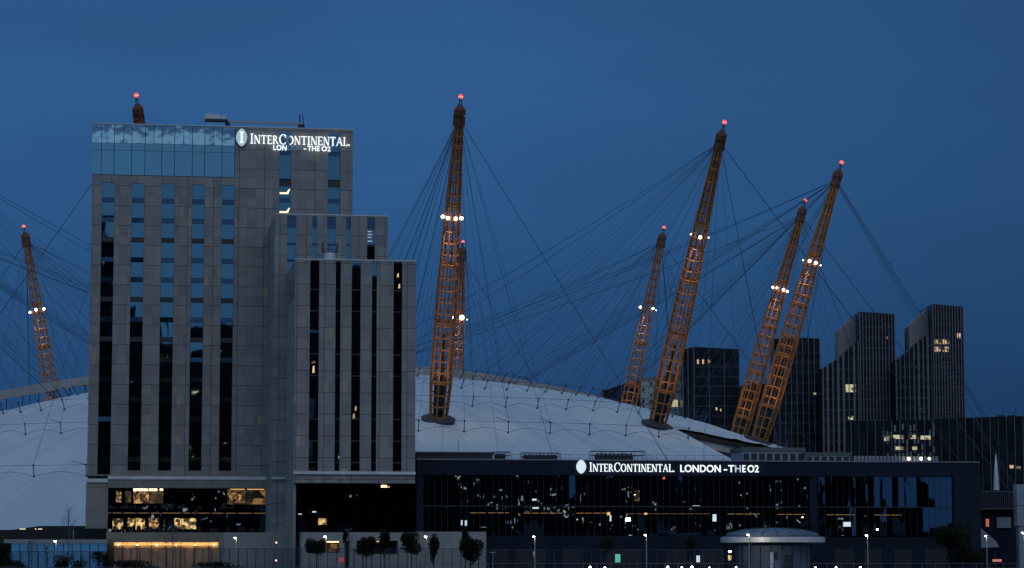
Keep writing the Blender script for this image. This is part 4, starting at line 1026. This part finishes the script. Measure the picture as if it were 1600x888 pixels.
fin_tower('rightmost tall finned tower with three lit floors', 831, [(1456.5, 475), (1505, 479.5)], 12, fin_w=.5, lits=((1459, 1484, 530.5, 538, 'tw_lit'), (1459, 1483, 542, 550, 'tw_lit'), (1494, 1503, 521, 529, 'tw_lit')), depth=25, name='chisel_tower')
fin_tower('low dark block filling the gap between the black tower and the leaning masts', 870, [(1157, 603), (1186, 600), (1214, 600)], 5, fin_w=.35, name='office_block', cat='building')
t_, cx = fin_tower('long dark office block with lit yellow windows at the foot of the towers', 800, [(1329, 658), (1400, 657), (1461, 656), (1463, 654), (1610, 650), (1700, 648)], 30, fin_w=.3, bands=False, name='office_block', cat='building',
          lits=((1380, 1391, 681, 689, 'tw_lit2'), (1394, 1414, 680, 686, 'tw_lit2'), (1418, 1432, 680, 686, 'tw_lit2'), (1437, 1455, 681, 687, 'tw_lit2'), (1398, 1412, 698, 703, 'tw_lit2'), (1424, 1434, 698, 703, 'tw_lit2'), (1576, 1585, 727, 732, 'tw_lit'), (1586, 1596, 729, 733, 'tw_lit2')))
b = MB(); D = 800
for i in range(14):
    for j in range(5):
        x = P(1378+i*6, 600, D).x-cx; z = PZ(663+j*11, D)+random.uniform(-.5, .5)
        if random.random() < .5: b.box(x, x+.55, -.2, -.13, z-2.0, z)
b.build('pale_panel', mat('green grey panel', (.13, .17, .17), .5), t_)
for k, px in enumerate((1420, 1439, 1452)):
    D = 423; p = P(px, 717, D)
    l_ = thing('yard_floodlight', ['left one of three bright yard lights above the right roof', 'middle one of three bright yard lights above the right roof', 'right one of three bright yard lights above the right roof, dimmer'][k], 'lamp', (p.x, D, ktop), 0, 'yard floodlights'); p.z -= ktop
    b = MB(); b.ball((0, 0, p.z), .27, 6); b.build('lamp', emis('yard lamp', (1, .88, .62), 6 if k < 2 else 2), l_)
    b = MB(); b.tube([(0, .2, 0), (0, .2, p.z)], .06, 5); b.build('pole', M['dark'], l_)
b = MB(); D = 790
aa = thing('roof_aerials', 'pair of tilted aerials on the long office block roof', 'aerial', (P(1570, 648, 810).x, 810, PZ(652, 810)))
for k, dx in enumerate((-1.5, 2.2)): b = MB(); b.tube([(dx, 0, 0), (dx+1.6, 0, 3)], .12, 4); b.box(dx-1, dx+1.5, -.5, .5, -.5, .6); b.build('aerial', M['dark'], aa)
# spire / cone on the right
p = P(1557, 765, 470)
sp_ = thing('white_spire', 'tall thin pale cone spire beyond the right end of the low building', 'spire', (p.x, 470, 0))
b = MB(); b.lathe([(.62, 0), (.55, p.z), (.36, p.z+3.5), (.05, PZ(709, 470))], 14); b.build('cone', M['white_metal'], sp_, True)
b = MB(); b.box(-.5, .5, -.9, -.7, PZ(783, 470), PZ(771, 470)); b.build('red_panel', emis('dim red panel', (1, .25, .15), .35), sp_)
# low buildings at right edge
lb = thing('terrace_building', 'low grey building with balcony railing at the right edge', 'building', (P(1565, 800, 455).x, 455, 0))
hw = (PX(1612, 455)-PX(1531, 455))/2
b = MB(); b.box(-hw, hw, 0, 14, PZ(795, 455), PZ(766, 455)); b.box(-hw, hw, 2, 14, 0, PZ(795, 455)-.01); b.build('wall', M['fascia'], lb)
b = MB()
for i in range(26): x = -hw+hw*2*i/25; b.box(x-.03, x+.03, -.12, -.02, PZ(794, 455), PZ(768, 455))
b.box(-hw, hw, -.14, -.01, PZ(769, 455), PZ(767.5, 455)); b.box(-hw, hw, -.14, -.01, PZ(796, 455), PZ(794.2, 455)); b.build('railing', M['rail'], lb)
b = MB(); b.box(-hw+4, -hw+6.5, 1.5, 1.9, PZ(825, 455), PZ(808, 455)); b.build('panel', M['metal_pav'], lb)
b = MB(); b.box(-2.6, -2.1, .9, 1.2, PZ(823, 455), PZ(811, 455)); b.build('lit_window', emis('dim orange', (1, .3, .12), .4), lb)
wh = thing('white_panel_tower', 'pale panelled column cut by the right edge of the picture', 'column', (PX(1596, 445), 445, 0))
b = MB(); b.box(-.7, 2, 0, 3, PZ(822, 445), PZ(790, 445)-.08); b.box(-.7, 2, 0, 3, PZ(790, 445), PZ(757, 445)); b.box(-.4, 1.6, .3, 2.7, 0, PZ(822, 445)-.01); b.build('panel', M['metal_pav'], wh)
cn = thing('sloping_canopy', 'pale triangular canopy at the right edge near a street lamp', 'canopy', (PX(1544, 440), 440, 0))
b = MB(); b.prism([(PX(1531, 440)-PX(1544, 440), PZ(856, 440)), (PX(1561, 440)-PX(1544, 440), PZ(855, 440)), (PX(1556, 440)-PX(1544, 440), PZ(846, 440)), (PX(1531, 440)-PX(1544, 440), PZ(824, 440))], 0, 1.5); b.build('roof', M['metal_pav'], cn)
b = MB(); b.tube([(-1, .7, 0), (-1, .7, PZ(856, 440))], .12); b.tube([(1.2, .7, 0), (1.2, .7, PZ(855, 440))], .12); b.build('post', M['dark'], cn)

# ------------------------------------------------------------------ low buildings at left
lw = thing('low_dark_building', 'low black roofed building in front of the dome at left', 'building', (PX(40, 460), 460, 0))
x_ = lambda px, D=460: PX(px, D)-PX(40, D)
b = MB(); b.prism([(x_(-60), 0), (x_(172), 0), (x_(172), PZ(822, 460)), (x_(62), PZ(822, 460)), (x_(20), PZ(828, 460)), (x_(-60), PZ(829, 460))], 0, 14); b.build('wall', M['door_dark'], lw)
for a, c in ((31, 40), (55, 57), (60, 66)): b = MB(); b.box(x_(a), x_(c), -.1, -.01, PZ(827.4, 460), PZ(826.2, 460)); b.build('roof_light', emis('roof lamp', (1, .8, .55), 1.2), lw)
bl = thing('glazed_pavilion', 'low pavilion with glowing blue glazing left of the hotel', 'pavilion', (PX(90, 425), 425, 0))
x_ = lambda px, D=425: PX(px, D)-PX(90, D)
b = MB(); b.box(x_(8), x_(169), -.6, 10, PZ(849, 425), PZ(843, 425)); b.build('roof', M['base_wall'], bl)
for i in range(11):
    a = x_(18)+(x_(168)-x_(18))*i/11; c = x_(18)+(x_(168)-x_(18))*(i+1)/11
    b = MB(); b.box(a+.06, c-.06, 0, .1, 0, PZ(849, 425)-.01); b.build('window', M['blue_glass'], bl)
    b = MB(); b.box(a-.05, a+.05, -.1, .15, 0, PZ(849, 425)-.01); b.build('mullion', M['fence_blue'], bl)
b = MB(); b.box(x_(10), x_(168.5), .3, 10, 0, PZ(849, 425)-.02); b.build('wall', M['door_dark'], bl)

# ------------------------------------------------------------------ riverside kiosk
kx = PX(1207, 384)
ks = thing('round_kiosk', 'round pale kiosk with a shallow ribbed dome and wide white eave', 'kiosk', (kx, 384, 0))
re = (PX(1289, 384)-PX(1126, 384))/2; ze1 = PZ(839.5, 376); ze0 = PZ(848.5, 376); rw = (PX(1268, 384)-PX(1149, 384))/2
b = MB(); b.lathe([(re-1, ze0), (re, ze0+.1), (re, ze1), (re-.3, ze1+.05)], 40); b.build('eave', M['white_metal'], ks)
b = MB(); zt_k = PZ(825, 380); b.lathe([(re-.6, ze1+.05), (re*.86, ze1+(zt_k-ze1)*.45), (re*.6, ze1+(zt_k-ze1)*.82), (re*.3, zt_k), (.1, zt_k+.05)], 40); b.build('dome_roof', M['kiosk'], ks, True)
b = MB()
for k in range(20):
    a = 2*math.pi*k/20; b.tube([((rr)*math.cos(a), rr*math.sin(a), zz+.03) for rr, zz in ((re-.6, ze1+.05), (re*.86, ze1+(zt_k-ze1)*.45), (re*.6, ze1+(zt_k-ze1)*.82), (re*.3, zt_k))], .045, 4)
b.build('roof_rib', M['dark'], ks)
b = MB(); b.lathe([(rw*.96, 0), (rw, ze0-.4), (rw*.9, ze0-.02)], 32); b.build('wall', M['kiosk'], ks)
b = MB()
for k in range(22):
    a = 2*math.pi*k/22; b.tube([(rw*math.cos(a), rw*math.sin(a), 0), (rw*1.005*math.cos(a), rw*1.005*math.sin(a), ze0-.4)], .05, 4)
b.build('wall_seam', M['dark'], ks)
b = MB(); b.box(-.35, .05, -rw-.15, -rw+.2, 1.7, 2.6); b.box(1.2, 2.2, -rw+.0, -rw+.5, 0, 2.3); b.build('hatch', M['door_dark'], ks)
b = MB(); b.box(-.95, -.5, -rw-.06, -rw+.3, 0, 2.7); b.build('door', M['white_metal'], ks)

# ------------------------------------------------------------------ street lamps
def street_lamp(px, py, D, label, s=1.0):
    x = PX(px, D); h = PZ(py, D)
    t_ = thing('street_lamp', label, 'street lamp', (x+.12, D, 0), 0, 'street lamps along the riverside walk')
    b = MB(); b.tube([(0, 0, 0), (0, 0, h-.25)], .075, 6, .05); b.tube([(0, 0, h-.25), (-.12, 0, h)], .045, 5); b.build('pole', M['pole'], t_)
    b = MB(); b.lathe([(.10, h+.10), (.26, h+.06), (.28, h)], 10, (-.16, 0, 0)); b.build('lamp_hood', M['dark'], t_)
    b = MB(); b.ball((-.16, -.05, h-.05), .185*s, 6, .8); b.build('lamp_globe', M['lampw'], t_)
    light('lamp_light', 'POINT', (-.1, .45, h-.25) if px == 1169 else (-.32, -.32, h-.12), (420 if px == 1169 else 80)*s, (1, .85, .62), t_, size=.12)
for px, py, lab, s in ((87, 845, 'street lamp in front of the blue glazed pavilion', 1), (368, 840, 'street lamp against the pale block at the foot of the hotel', .9), (508.5, 838, 'street lamp beside a round tree and a lit doorway', 1),
                       (834.5, 838, 'street lamp just right of the pale wall end', .9), (1008.5, 835.5, 'street lamp in front of the dark wall between wall end and kiosk', .9), (1169, 835, 'street lamp lighting the kiosk eave', 1),
                       (1354, 836, 'street lamp right of the kiosk', 1), (1540, 837, 'street lamp by the triangular canopy', .9), (1597.5, 832, 'street lamp at the right edge of the picture', .7), (665.5, 838, 'street lamp half hidden by a tree, upper globe', 1)):
    street_lamp(px, py, 372, lab, s)
# small things by the walk
def fitting(px, py, D, w, h, mname, name, label, cat):
    t_ = thing(name, label, cat, (PX(px, D), D, 0)); z = PZ(py, D)
    b = MB(); b.box(-w/2, w/2, 0, .12, z-h/2, z+h/2); b.build('face', M[mname], t_)
    b = MB(); b.tube([(0, .08, 0), (0, .08, z-h/2)], .04, 5); b.box(-w/2-.03, w/2+.03, .125, .18, z-h/2-.03, z+h/2+.03); b.build('post', M['dark'], t_); return t_
M['teal'] = emis('teal sign face', (.15, .75, .62), .55)
M['redlit'] = emis('reddish lit awning', (1, .35, .30), .5)
M['redsign'] = mat('red sign', (.4, .04, .05), .5, 0, (1, .12, .12), .18)
M['pink'] = emis('pinkish signal lamp', (1, .6, .55), 1.6)
fitting(965, 872.5, 374, .75, 1.2, 'teal', 'info_panel', 'small glowing teal panel near the bottom edge', 'sign')
fitting(1090.5, 873.5, 376, .5, .95, 'cool_lit', 'lit_panel', 'small white lit panel left of the kiosk', 'sign')
fitting(1140, 872, 380, .5, .8, 'room_y', 'lit_panel', 'warm lit display just left of the kiosk wall', 'sign')
fitting(1140, 862, 380.5, .35, .25, 'lampw', 'wall_lamp', 'small white lamp above the warm display beside the kiosk', 'lamp')
fitting(834, 866, 375, .2, .7, 'white_metal', 'marker_post', 'pale marker plate under the lamp right of the pale wall', 'marker')
fitting(1557, 876, 374, 1.3, .35, 'redlit', 'awning_light', 'small reddish lit awning near the bottom right corner', 'awning')
ns = thing('no_entry_sign', 'round red sign with a pale bar in front of the base wall', 'road sign', (PX(534, 372), 372, 0)); z = PZ(875, 372)
b = MB(); b.prism([(.42*math.cos(2*math.pi*k/20), z+.42*math.sin(2*math.pi*k/20)) for k in range(20)], -.04, 0); b.build('disc', M['redsign'], ns)
b = MB(); b.box(-.28, .28, -.06, -.045, z-.07, z+.07); b.build('bar', M['white_metal'], ns)
b = MB(); b.tube([(0, .04, 0), (0, .04, z)], .04); b.build('post', M['dark'], ns)
for k, (px, py) in enumerate(((432, 848), (432, 876))):
    t_ = fitting(px, py, 370-k, .28, .6, 'dark', 'signal_light', ['upper pinkish signal lamp in front of the pale block', 'lower pinkish signal lamp in front of the pale block'][k], 'signal')
    b = MB(); b.ball((0, -.08, PZ(py, 370-k)), .15, 6); b.build('lens', M['pink'], t_)
t_ = thing('flagpole', 'tall pale pole in front of the blue glazed pavilion', 'pole', (PX(115, 385), 385, 0)); b = MB(); b.tube([(0, 0, 0), (0, 0, PZ(829, 385))], .07, 6); b.build('shaft', M['pole'], t_); b = MB(); b.ball((0, 0, PZ(829, 385)), .1, 6); b.build('finial', M['pole'], t_)
t_ = thing('lamp_column', 'unlit slim lamp column with flat head left of the centre lamp', 'street lamp', (PX(770, 374), 374, 0)); b = MB(); b.tube([(0, 0, 0), (0, 0, PZ(864, 374))], .05, 6); b.build('pole', M['pole'], t_); b = MB(); b.box(-.4, .4, -.1, .1, PZ(864, 374), PZ(863, 374)+.05); b.build('lamp_head', M['pole'], t_)
for k, px in enumerate((922, 945, 1043, 1065, 1081, 1108, 1150, 1274, 1306, 1344)):
    D = 366; s_ = random.uniform(.6, 1.1); z = PZ(887.2 if k % 2 else 886.4, D)
    l_ = thing('bollard_light', 'white bollard light at the bottom edge, number %s from the left of ten' % ['one', 'two', 'three', 'four', 'five', 'six', 'seven', 'eight', 'nine', 'ten'][k], 'bollard light', (PX(px, D), D+.4, 0), 0, 'bollard lights along the river wall')
    b = MB(); b.lathe([(.1, 0), (.09, max(.1, z-.12))], 8); b.build('post', M['dark'], l_)
    b = MB(); b.ball((0, 0, z-.02), .16*s_, 6); b.build('lamp', M['lampw'], l_)

# ------------------------------------------------------------------ fences
def railing(name, label, D, x0, x1, ytop, step, m_, bars, post_r, low=0):
    xa, xb = PX(x0, D), PX(x1, D); z = PZ(ytop, D); t_ = thing(name, label, 'fence', ((xa+xb)/2, D, 0)); hw = (xb-xa)/2; n = int(round((x1-x0)/step))
    for i in range(n+1): b = MB(); x = -hw+2*hw*i/n; b.box(x-post_r, x+post_r, -post_r, post_r, 0, z-.04); b.build('post', M[m_], t_)
    b = MB(); b.box(-hw, hw, -.05, .05, z-.035, z+.04); b.build('top_rail', M[m_], t_)
    b = MB(); b.box(-hw, hw, -.03, .03, .12, .2)
    if bars:
        k = int(2*hw/bars)
        for i in range(k): x = -hw+2*hw*(i+.5)/k; b.box(x-.022, x+.022, -.018, .018, .201, z-.036)
    b.build('infill_bars', M[m_], t_)
railing('river_railing', 'pale grey riverside railing along the bottom right edge', 368, 636, 1630, 880.5, 21, 'rail', 0, .035)
railing('river_railing', 'dim riverside railing along the bottom left edge', 368.5, -40, 634, 886.5, 21, 'rail', 0, .035)
railing('security_fence', 'tall dark blue barred fence in front of the pale walls', 374, 178, 762, 857.5, 13.8, 'fence_blue', .16, .05)
railing('security_fence', 'tall dark blue barred fence in front of the glazed pavilion', 374, -20, 170, 862, 13.5, 'fence_blue', .16, .05)
railing('security_fence', 'low dark blue barred fence right of the pale wall end', 376, 764, 1128, 859, 14.5, 'fence_blue', .4, .05)

# ------------------------------------------------------------------ trees
def leaf_crown(mb, cx, cz, rx, rz, n, ls, rnd, cy=0, taper=0):
    lobes = [(cx+rnd.uniform(-.55, .55)*rx, cz+rnd.uniform(-.62, .62)*rz, rnd.uniform(.34, .66)) for _ in range(9)]
    for i in range(n):
        lx, lz, s_ = rnd.choice(lobes)
        while True:
            v = Vector((rnd.uniform(-1, 1), rnd.uniform(-1, 1), rnd.uniform(-1, 1)))
            if .1 < v.length < 1: break
        k = (1-taper*max(0, -(lz+v.z*rz*s_-cz)/rz))
        p = Vector((cx+((lx-cx)+v.x*rx*s_)*k, cy+v.y*rx*.75*k, lz+v.z*rz*s_))
        a = Vector((rnd.uniform(-1, 1), rnd.uniform(-1, 1), rnd.uniform(-1, 1))).normalized(); b_ = a.orthogonal().normalized(); l_ = ls*rnd.uniform(.6, 1.4)
        mb.quad(p-a*l_, p+b_*l_*.5, p+a*l_, p-b_*l_*.5)
def tree(px, D, ytop, ybot, wpx, label, n=1300, ls=.16, seed=0, name='clipped_tree', group='clipped trees by the hotel base', taper=0):
    rnd = random.Random(seed); x = PX(px, D); zt_, zb_ = PZ(ytop, D), PZ(ybot, D); w = wpx/2*D/F
    t_ = thing(name, label, 'tree', (x, D, 0), 0, group)
    b = MB(); b.tube([(0, 0, 0), (.05, 0, zb_*.6), (0, .05, (zt_+zb_)/2)], .13, 6, .06)
    for k in range(7):
        a = rnd.uniform(0, 6.28); z0 = zb_+(zt_-zb_)*rnd.uniform(0, .4); b.tube([(0, 0, z0), (math.cos(a)*w*.4, math.sin(a)*w*.3, z0+.5), (math.cos(a)*w*.7, math.sin(a)*w*.5, z0+.9)], .05, 4, .02)
    b.build('trunk', M['bark'], t_)
    b = MB(); leaf_crown(b, 0, (zt_+zb_)/2, w*1.25, (zt_-zb_)/2*1.05, int(n*1.7), ls, rnd, taper=taper); b.build('crown', M['leaf'], t_)
tree(495, 371.5, 841, 867, 28, 'round clipped tree left of the lit doorway', seed=1)
tree(540, 371.5, 832, 848, 7, 'small thin tree top right of the lit doorway', 300, seed=2, name='slim_tree')
tree(572, 371.5, 837, 868, 27, 'round clipped tree, second from the left at the base wall', seed=3)
tree(601, 371.3, 829, 875, 14, 'slim dark tree between two round clipped trees', 900, seed=4, name='slim_tree')
tree(643, 371.5, 834, 866, 29, 'round clipped tree, third from the left at the base wall', 1400, seed=5)
tree(677, 371.5, 830, 880, 16, 'ragged slim tree beside the half hidden street lamp', 900, seed=6, name='slim_tree', taper=.6)
tree(735, 371.5, 833, 878, 36, 'largest dark tree in front of the pale wall end, pointed below', 2300, seed=7, taper=.7)
tree(727, 371.8, 826, 846, 10, 'narrow tree top rising behind the largest dark tree', 350, seed=8, name='slim_tree')
tree(3, 371.5, 846, 884, 30, 'dense dark bush tree at the left edge', 1400, seed=9, group='bushes by the river walk')
tree(1487, 380, 822, 872, 60, 'wide dark tree in front of the right end of the low building', 2600, .2, seed=10, name='wide_tree', group='trees by the low building')
tree(1510, 378, 838, 880, 46, 'lower dark tree right of the wide one near the building corner', 1600, .2, seed=12, name='wide_tree', group='trees by the low building')
tree(1078, 379, 838, 866, 13, 'small dark tree left of the kiosk eave', 500, seed=13, group='trees by the low building')
tree(950, 379, 837, 866, 22, 'dim sparse tree in front of the dark wall', 350, seed=14, group='trees by the low building')
def bush(px, D, ytop, wpx, label, seed, n=900):
    rnd = random.Random(seed); t_ = thing('bush', label, 'bush', (PX(px, D), D, 0), 0, 'bushes by the river walk'); z = PZ(ytop, D)
    b = MB(); leaf_crown(b, 0, z*.5, wpx/2*D/F, z*.52, n, .16, rnd); b.build('foliage', M['leaf'], t_)
    b = MB(); b.tube([(0, 0, 0), (.1, 0, z*.6)], .06, 5); b.build('stem', M['bark'], t_)
bush(98, 371, 863, 34, 'dark bush under the lamp by the glazed pavilion', 21)
bush(158, 371, 861, 36, 'rounded dark bush in front of the pavilion near the hotel corner', 22)
bush(125, 370.8, 872, 26, 'small low bush between two larger ones', 23, 400)
bush(20, 370.6, 874, 50, 'low dark bush near the left edge', 24, 700)
bush(215, 370.8, 876, 90, 'low hedge in front of the glowing lobby', 25, 1300)
bush(330, 370.8, 878, 90, 'low hedge below the pale block', 26, 1200)
def bare(px, D, ytop, label, seed, h0=0):
    rnd = random.Random(seed); t_ = thing('bare_tree', label, 'tree', (PX(px, D), D, 0), 0, 'bare young trees'); H = PZ(ytop, D)
    b = MB(); b.tube([(0, 0, 0), (.1, 0, H*.4), (-.05, 0, H*.75), (-.35, 0, H)], .07, 5, .012); b.build('trunk', M['twig'], t_)
    b = MB()
    for k in range(26):
        z = H*rnd.uniform(.3, .9); a = rnd.uniform(0, 6.28); l_ = (H-z)*.35+.5; e = Vector((math.cos(a)*l_*.6, math.sin(a)*l_*.6, z+l_)); b.tube([(0, 0, z), e*.5+Vector((0, 0, z*.5+.05)), e], .022, 4, .008)
        for j in range(4):
            s_ = rnd.uniform(.4, 1); q = Vector((0, 0, z)).lerp(e, s_); d_ = Vector((rnd.uniform(-1, 1), rnd.uniform(-1, 1), rnd.uniform(0, 1)))*.35; b.tube([q, q+d_], .014, 3, .006)
            if rnd.random() < .35: w_ = .07; b.quad(q+d_+Vector((-w_, 0, 0)), q+d_+Vector((0, 0, -w_)), q+d_+Vector((w_, 0, 0)), q+d_+Vector((0, .02, w_)))
    b.build('twigs', M['twig'], t_)
bare(107, 373, 786, 'tall bare tree against the white dome at left', 31)
bare(270, 373, 812, 'bare young tree in front of the lit podium rooms', 32)
bare(50, 373, 846, 'leafless shrub tree in front of the pavilion at left', 33)
bare(75, 373, 848, 'leafless shrub tree left of the pavilion street lamp', 34)
bare(545, 373, 826, 'bare thin tree in front of the dark glass under the front wing', 35)

# ------------------------------------------------------------------ skyline on the camera's bank (mirrored in the glass)
def refl(px, py, v, Y=-700):
    """where the mirrored sight line at px,py on plane v meets depth Y"""
    u, z = HU(px, py, v); p = O0+UV*u+VV*v; p.z = z; d = ray(px, py); nn = -VV
    d = d-nn*2*d.dot(nn); t_ = (Y-p.y)/d.y; return p+d*t_
M['sk_wall'] = mat('dark office tower', (.012, .014, .018), .5)
M['sk_w1'] = emis('far office light warm', (1, .84, .50), 5)
M['sk_w2'] = emis('far office light cool', (.9, .95, .85), 3.6)
rs_ = random.Random(5)
def sky_tower(xa, xb, z, Y, dens):
    t_ = thing('riverside_tower', 'dark office tower across the river seen only as a reflection', 'tower', ((xa+xb)/2, Y, .8), 0, 'mirrored towers on the near bank'); hw = (xb-xa)/2
    b = MB(); b.box(-hw, hw, -30, 0, 0, z); b.build('wall', M['sk_wall'], t_)
    for mm_, sd_ in (('sk_w1', dens), ('sk_w2', dens*.4)):
        b = MB()
        for j in range(int(z/4)):
            if rs_.random() < .68: continue
            for i in range(int(hw*2/3.2)):
                if rs_.random() < sd_: x = -hw+1+i*3.2; b.box(x, x+rs_.uniform(.8, 2.6), .02, .1, j*4+2, j*4+2+rs_.uniform(.6, 1.5))
        if b.v: b.build('lit_window', M[mm_], t_)
def span(px0, px1, py, v, Y, dens):
    a = refl(px0, py, v, Y); c = refl(px1, py, v, Y); sky_tower(min(a.x, c.x), max(a.x, c.x), a.z, Y, dens)
span(120, 181, 340, VA, -900, .03)
span(181, 212, 448, VA, -870, .05)
span(212, 240, 470, VA, -880, .08)
span(240, 285, 527, VA, -860, .12)
span(285, 312, 560, VA, -850, .12)
span(312, 332, 525, VA, -845, .1)
span(332, 420, 525, VA, -870, .10)
span(474, 560, 404, VC, -960, .02)
span(560, 700, 396, VC, -980, .02)
b_ = refl(630, 700, VK, -800); c_ = refl(1350, 742, VK, -1000); sky_tower(b_.x-40, c_.x, 75, -1010, .05)
b_ = refl(700, 500, VC, -900); c_ = refl(1000, 742, VK, -900)
sky_tower(b_.x, b_.x+60, 90, -800, .25); sky_tower(b_.x+66, c_.x, 62, -780, .12); 
d_ = refl(1330, 742, VK, -780)
x = c_.x+4
while x < d_.x: w_ = rs_.uniform(30, 60); sky_tower(x, min(x+w_-4, d_.x), rs_.uniform(60, 110), -780-rs_.uniform(0, 60), rs_.uniform(.06, .28)); x += w_
e_ = refl(1345, 742, VK, -780); f_ = refl(1358, 742, VK, -780); sky_tower(e_.x, f_.x, 75, -790, .05)
g_ = refl(1386, 742, VK, -780); h_ = refl(1372, 742, VK, -780); sky_tower(h_.x, g_.x, 80, -760, .05)
i_ = refl(1440, 800, VK, -780); sky_tower(g_.x, i_.x, i_.z*.9, -770, .04)
j_ = refl(1500, 835, VK, -780); sky_tower(i_.x, j_.x+100, 14, -770, .02)
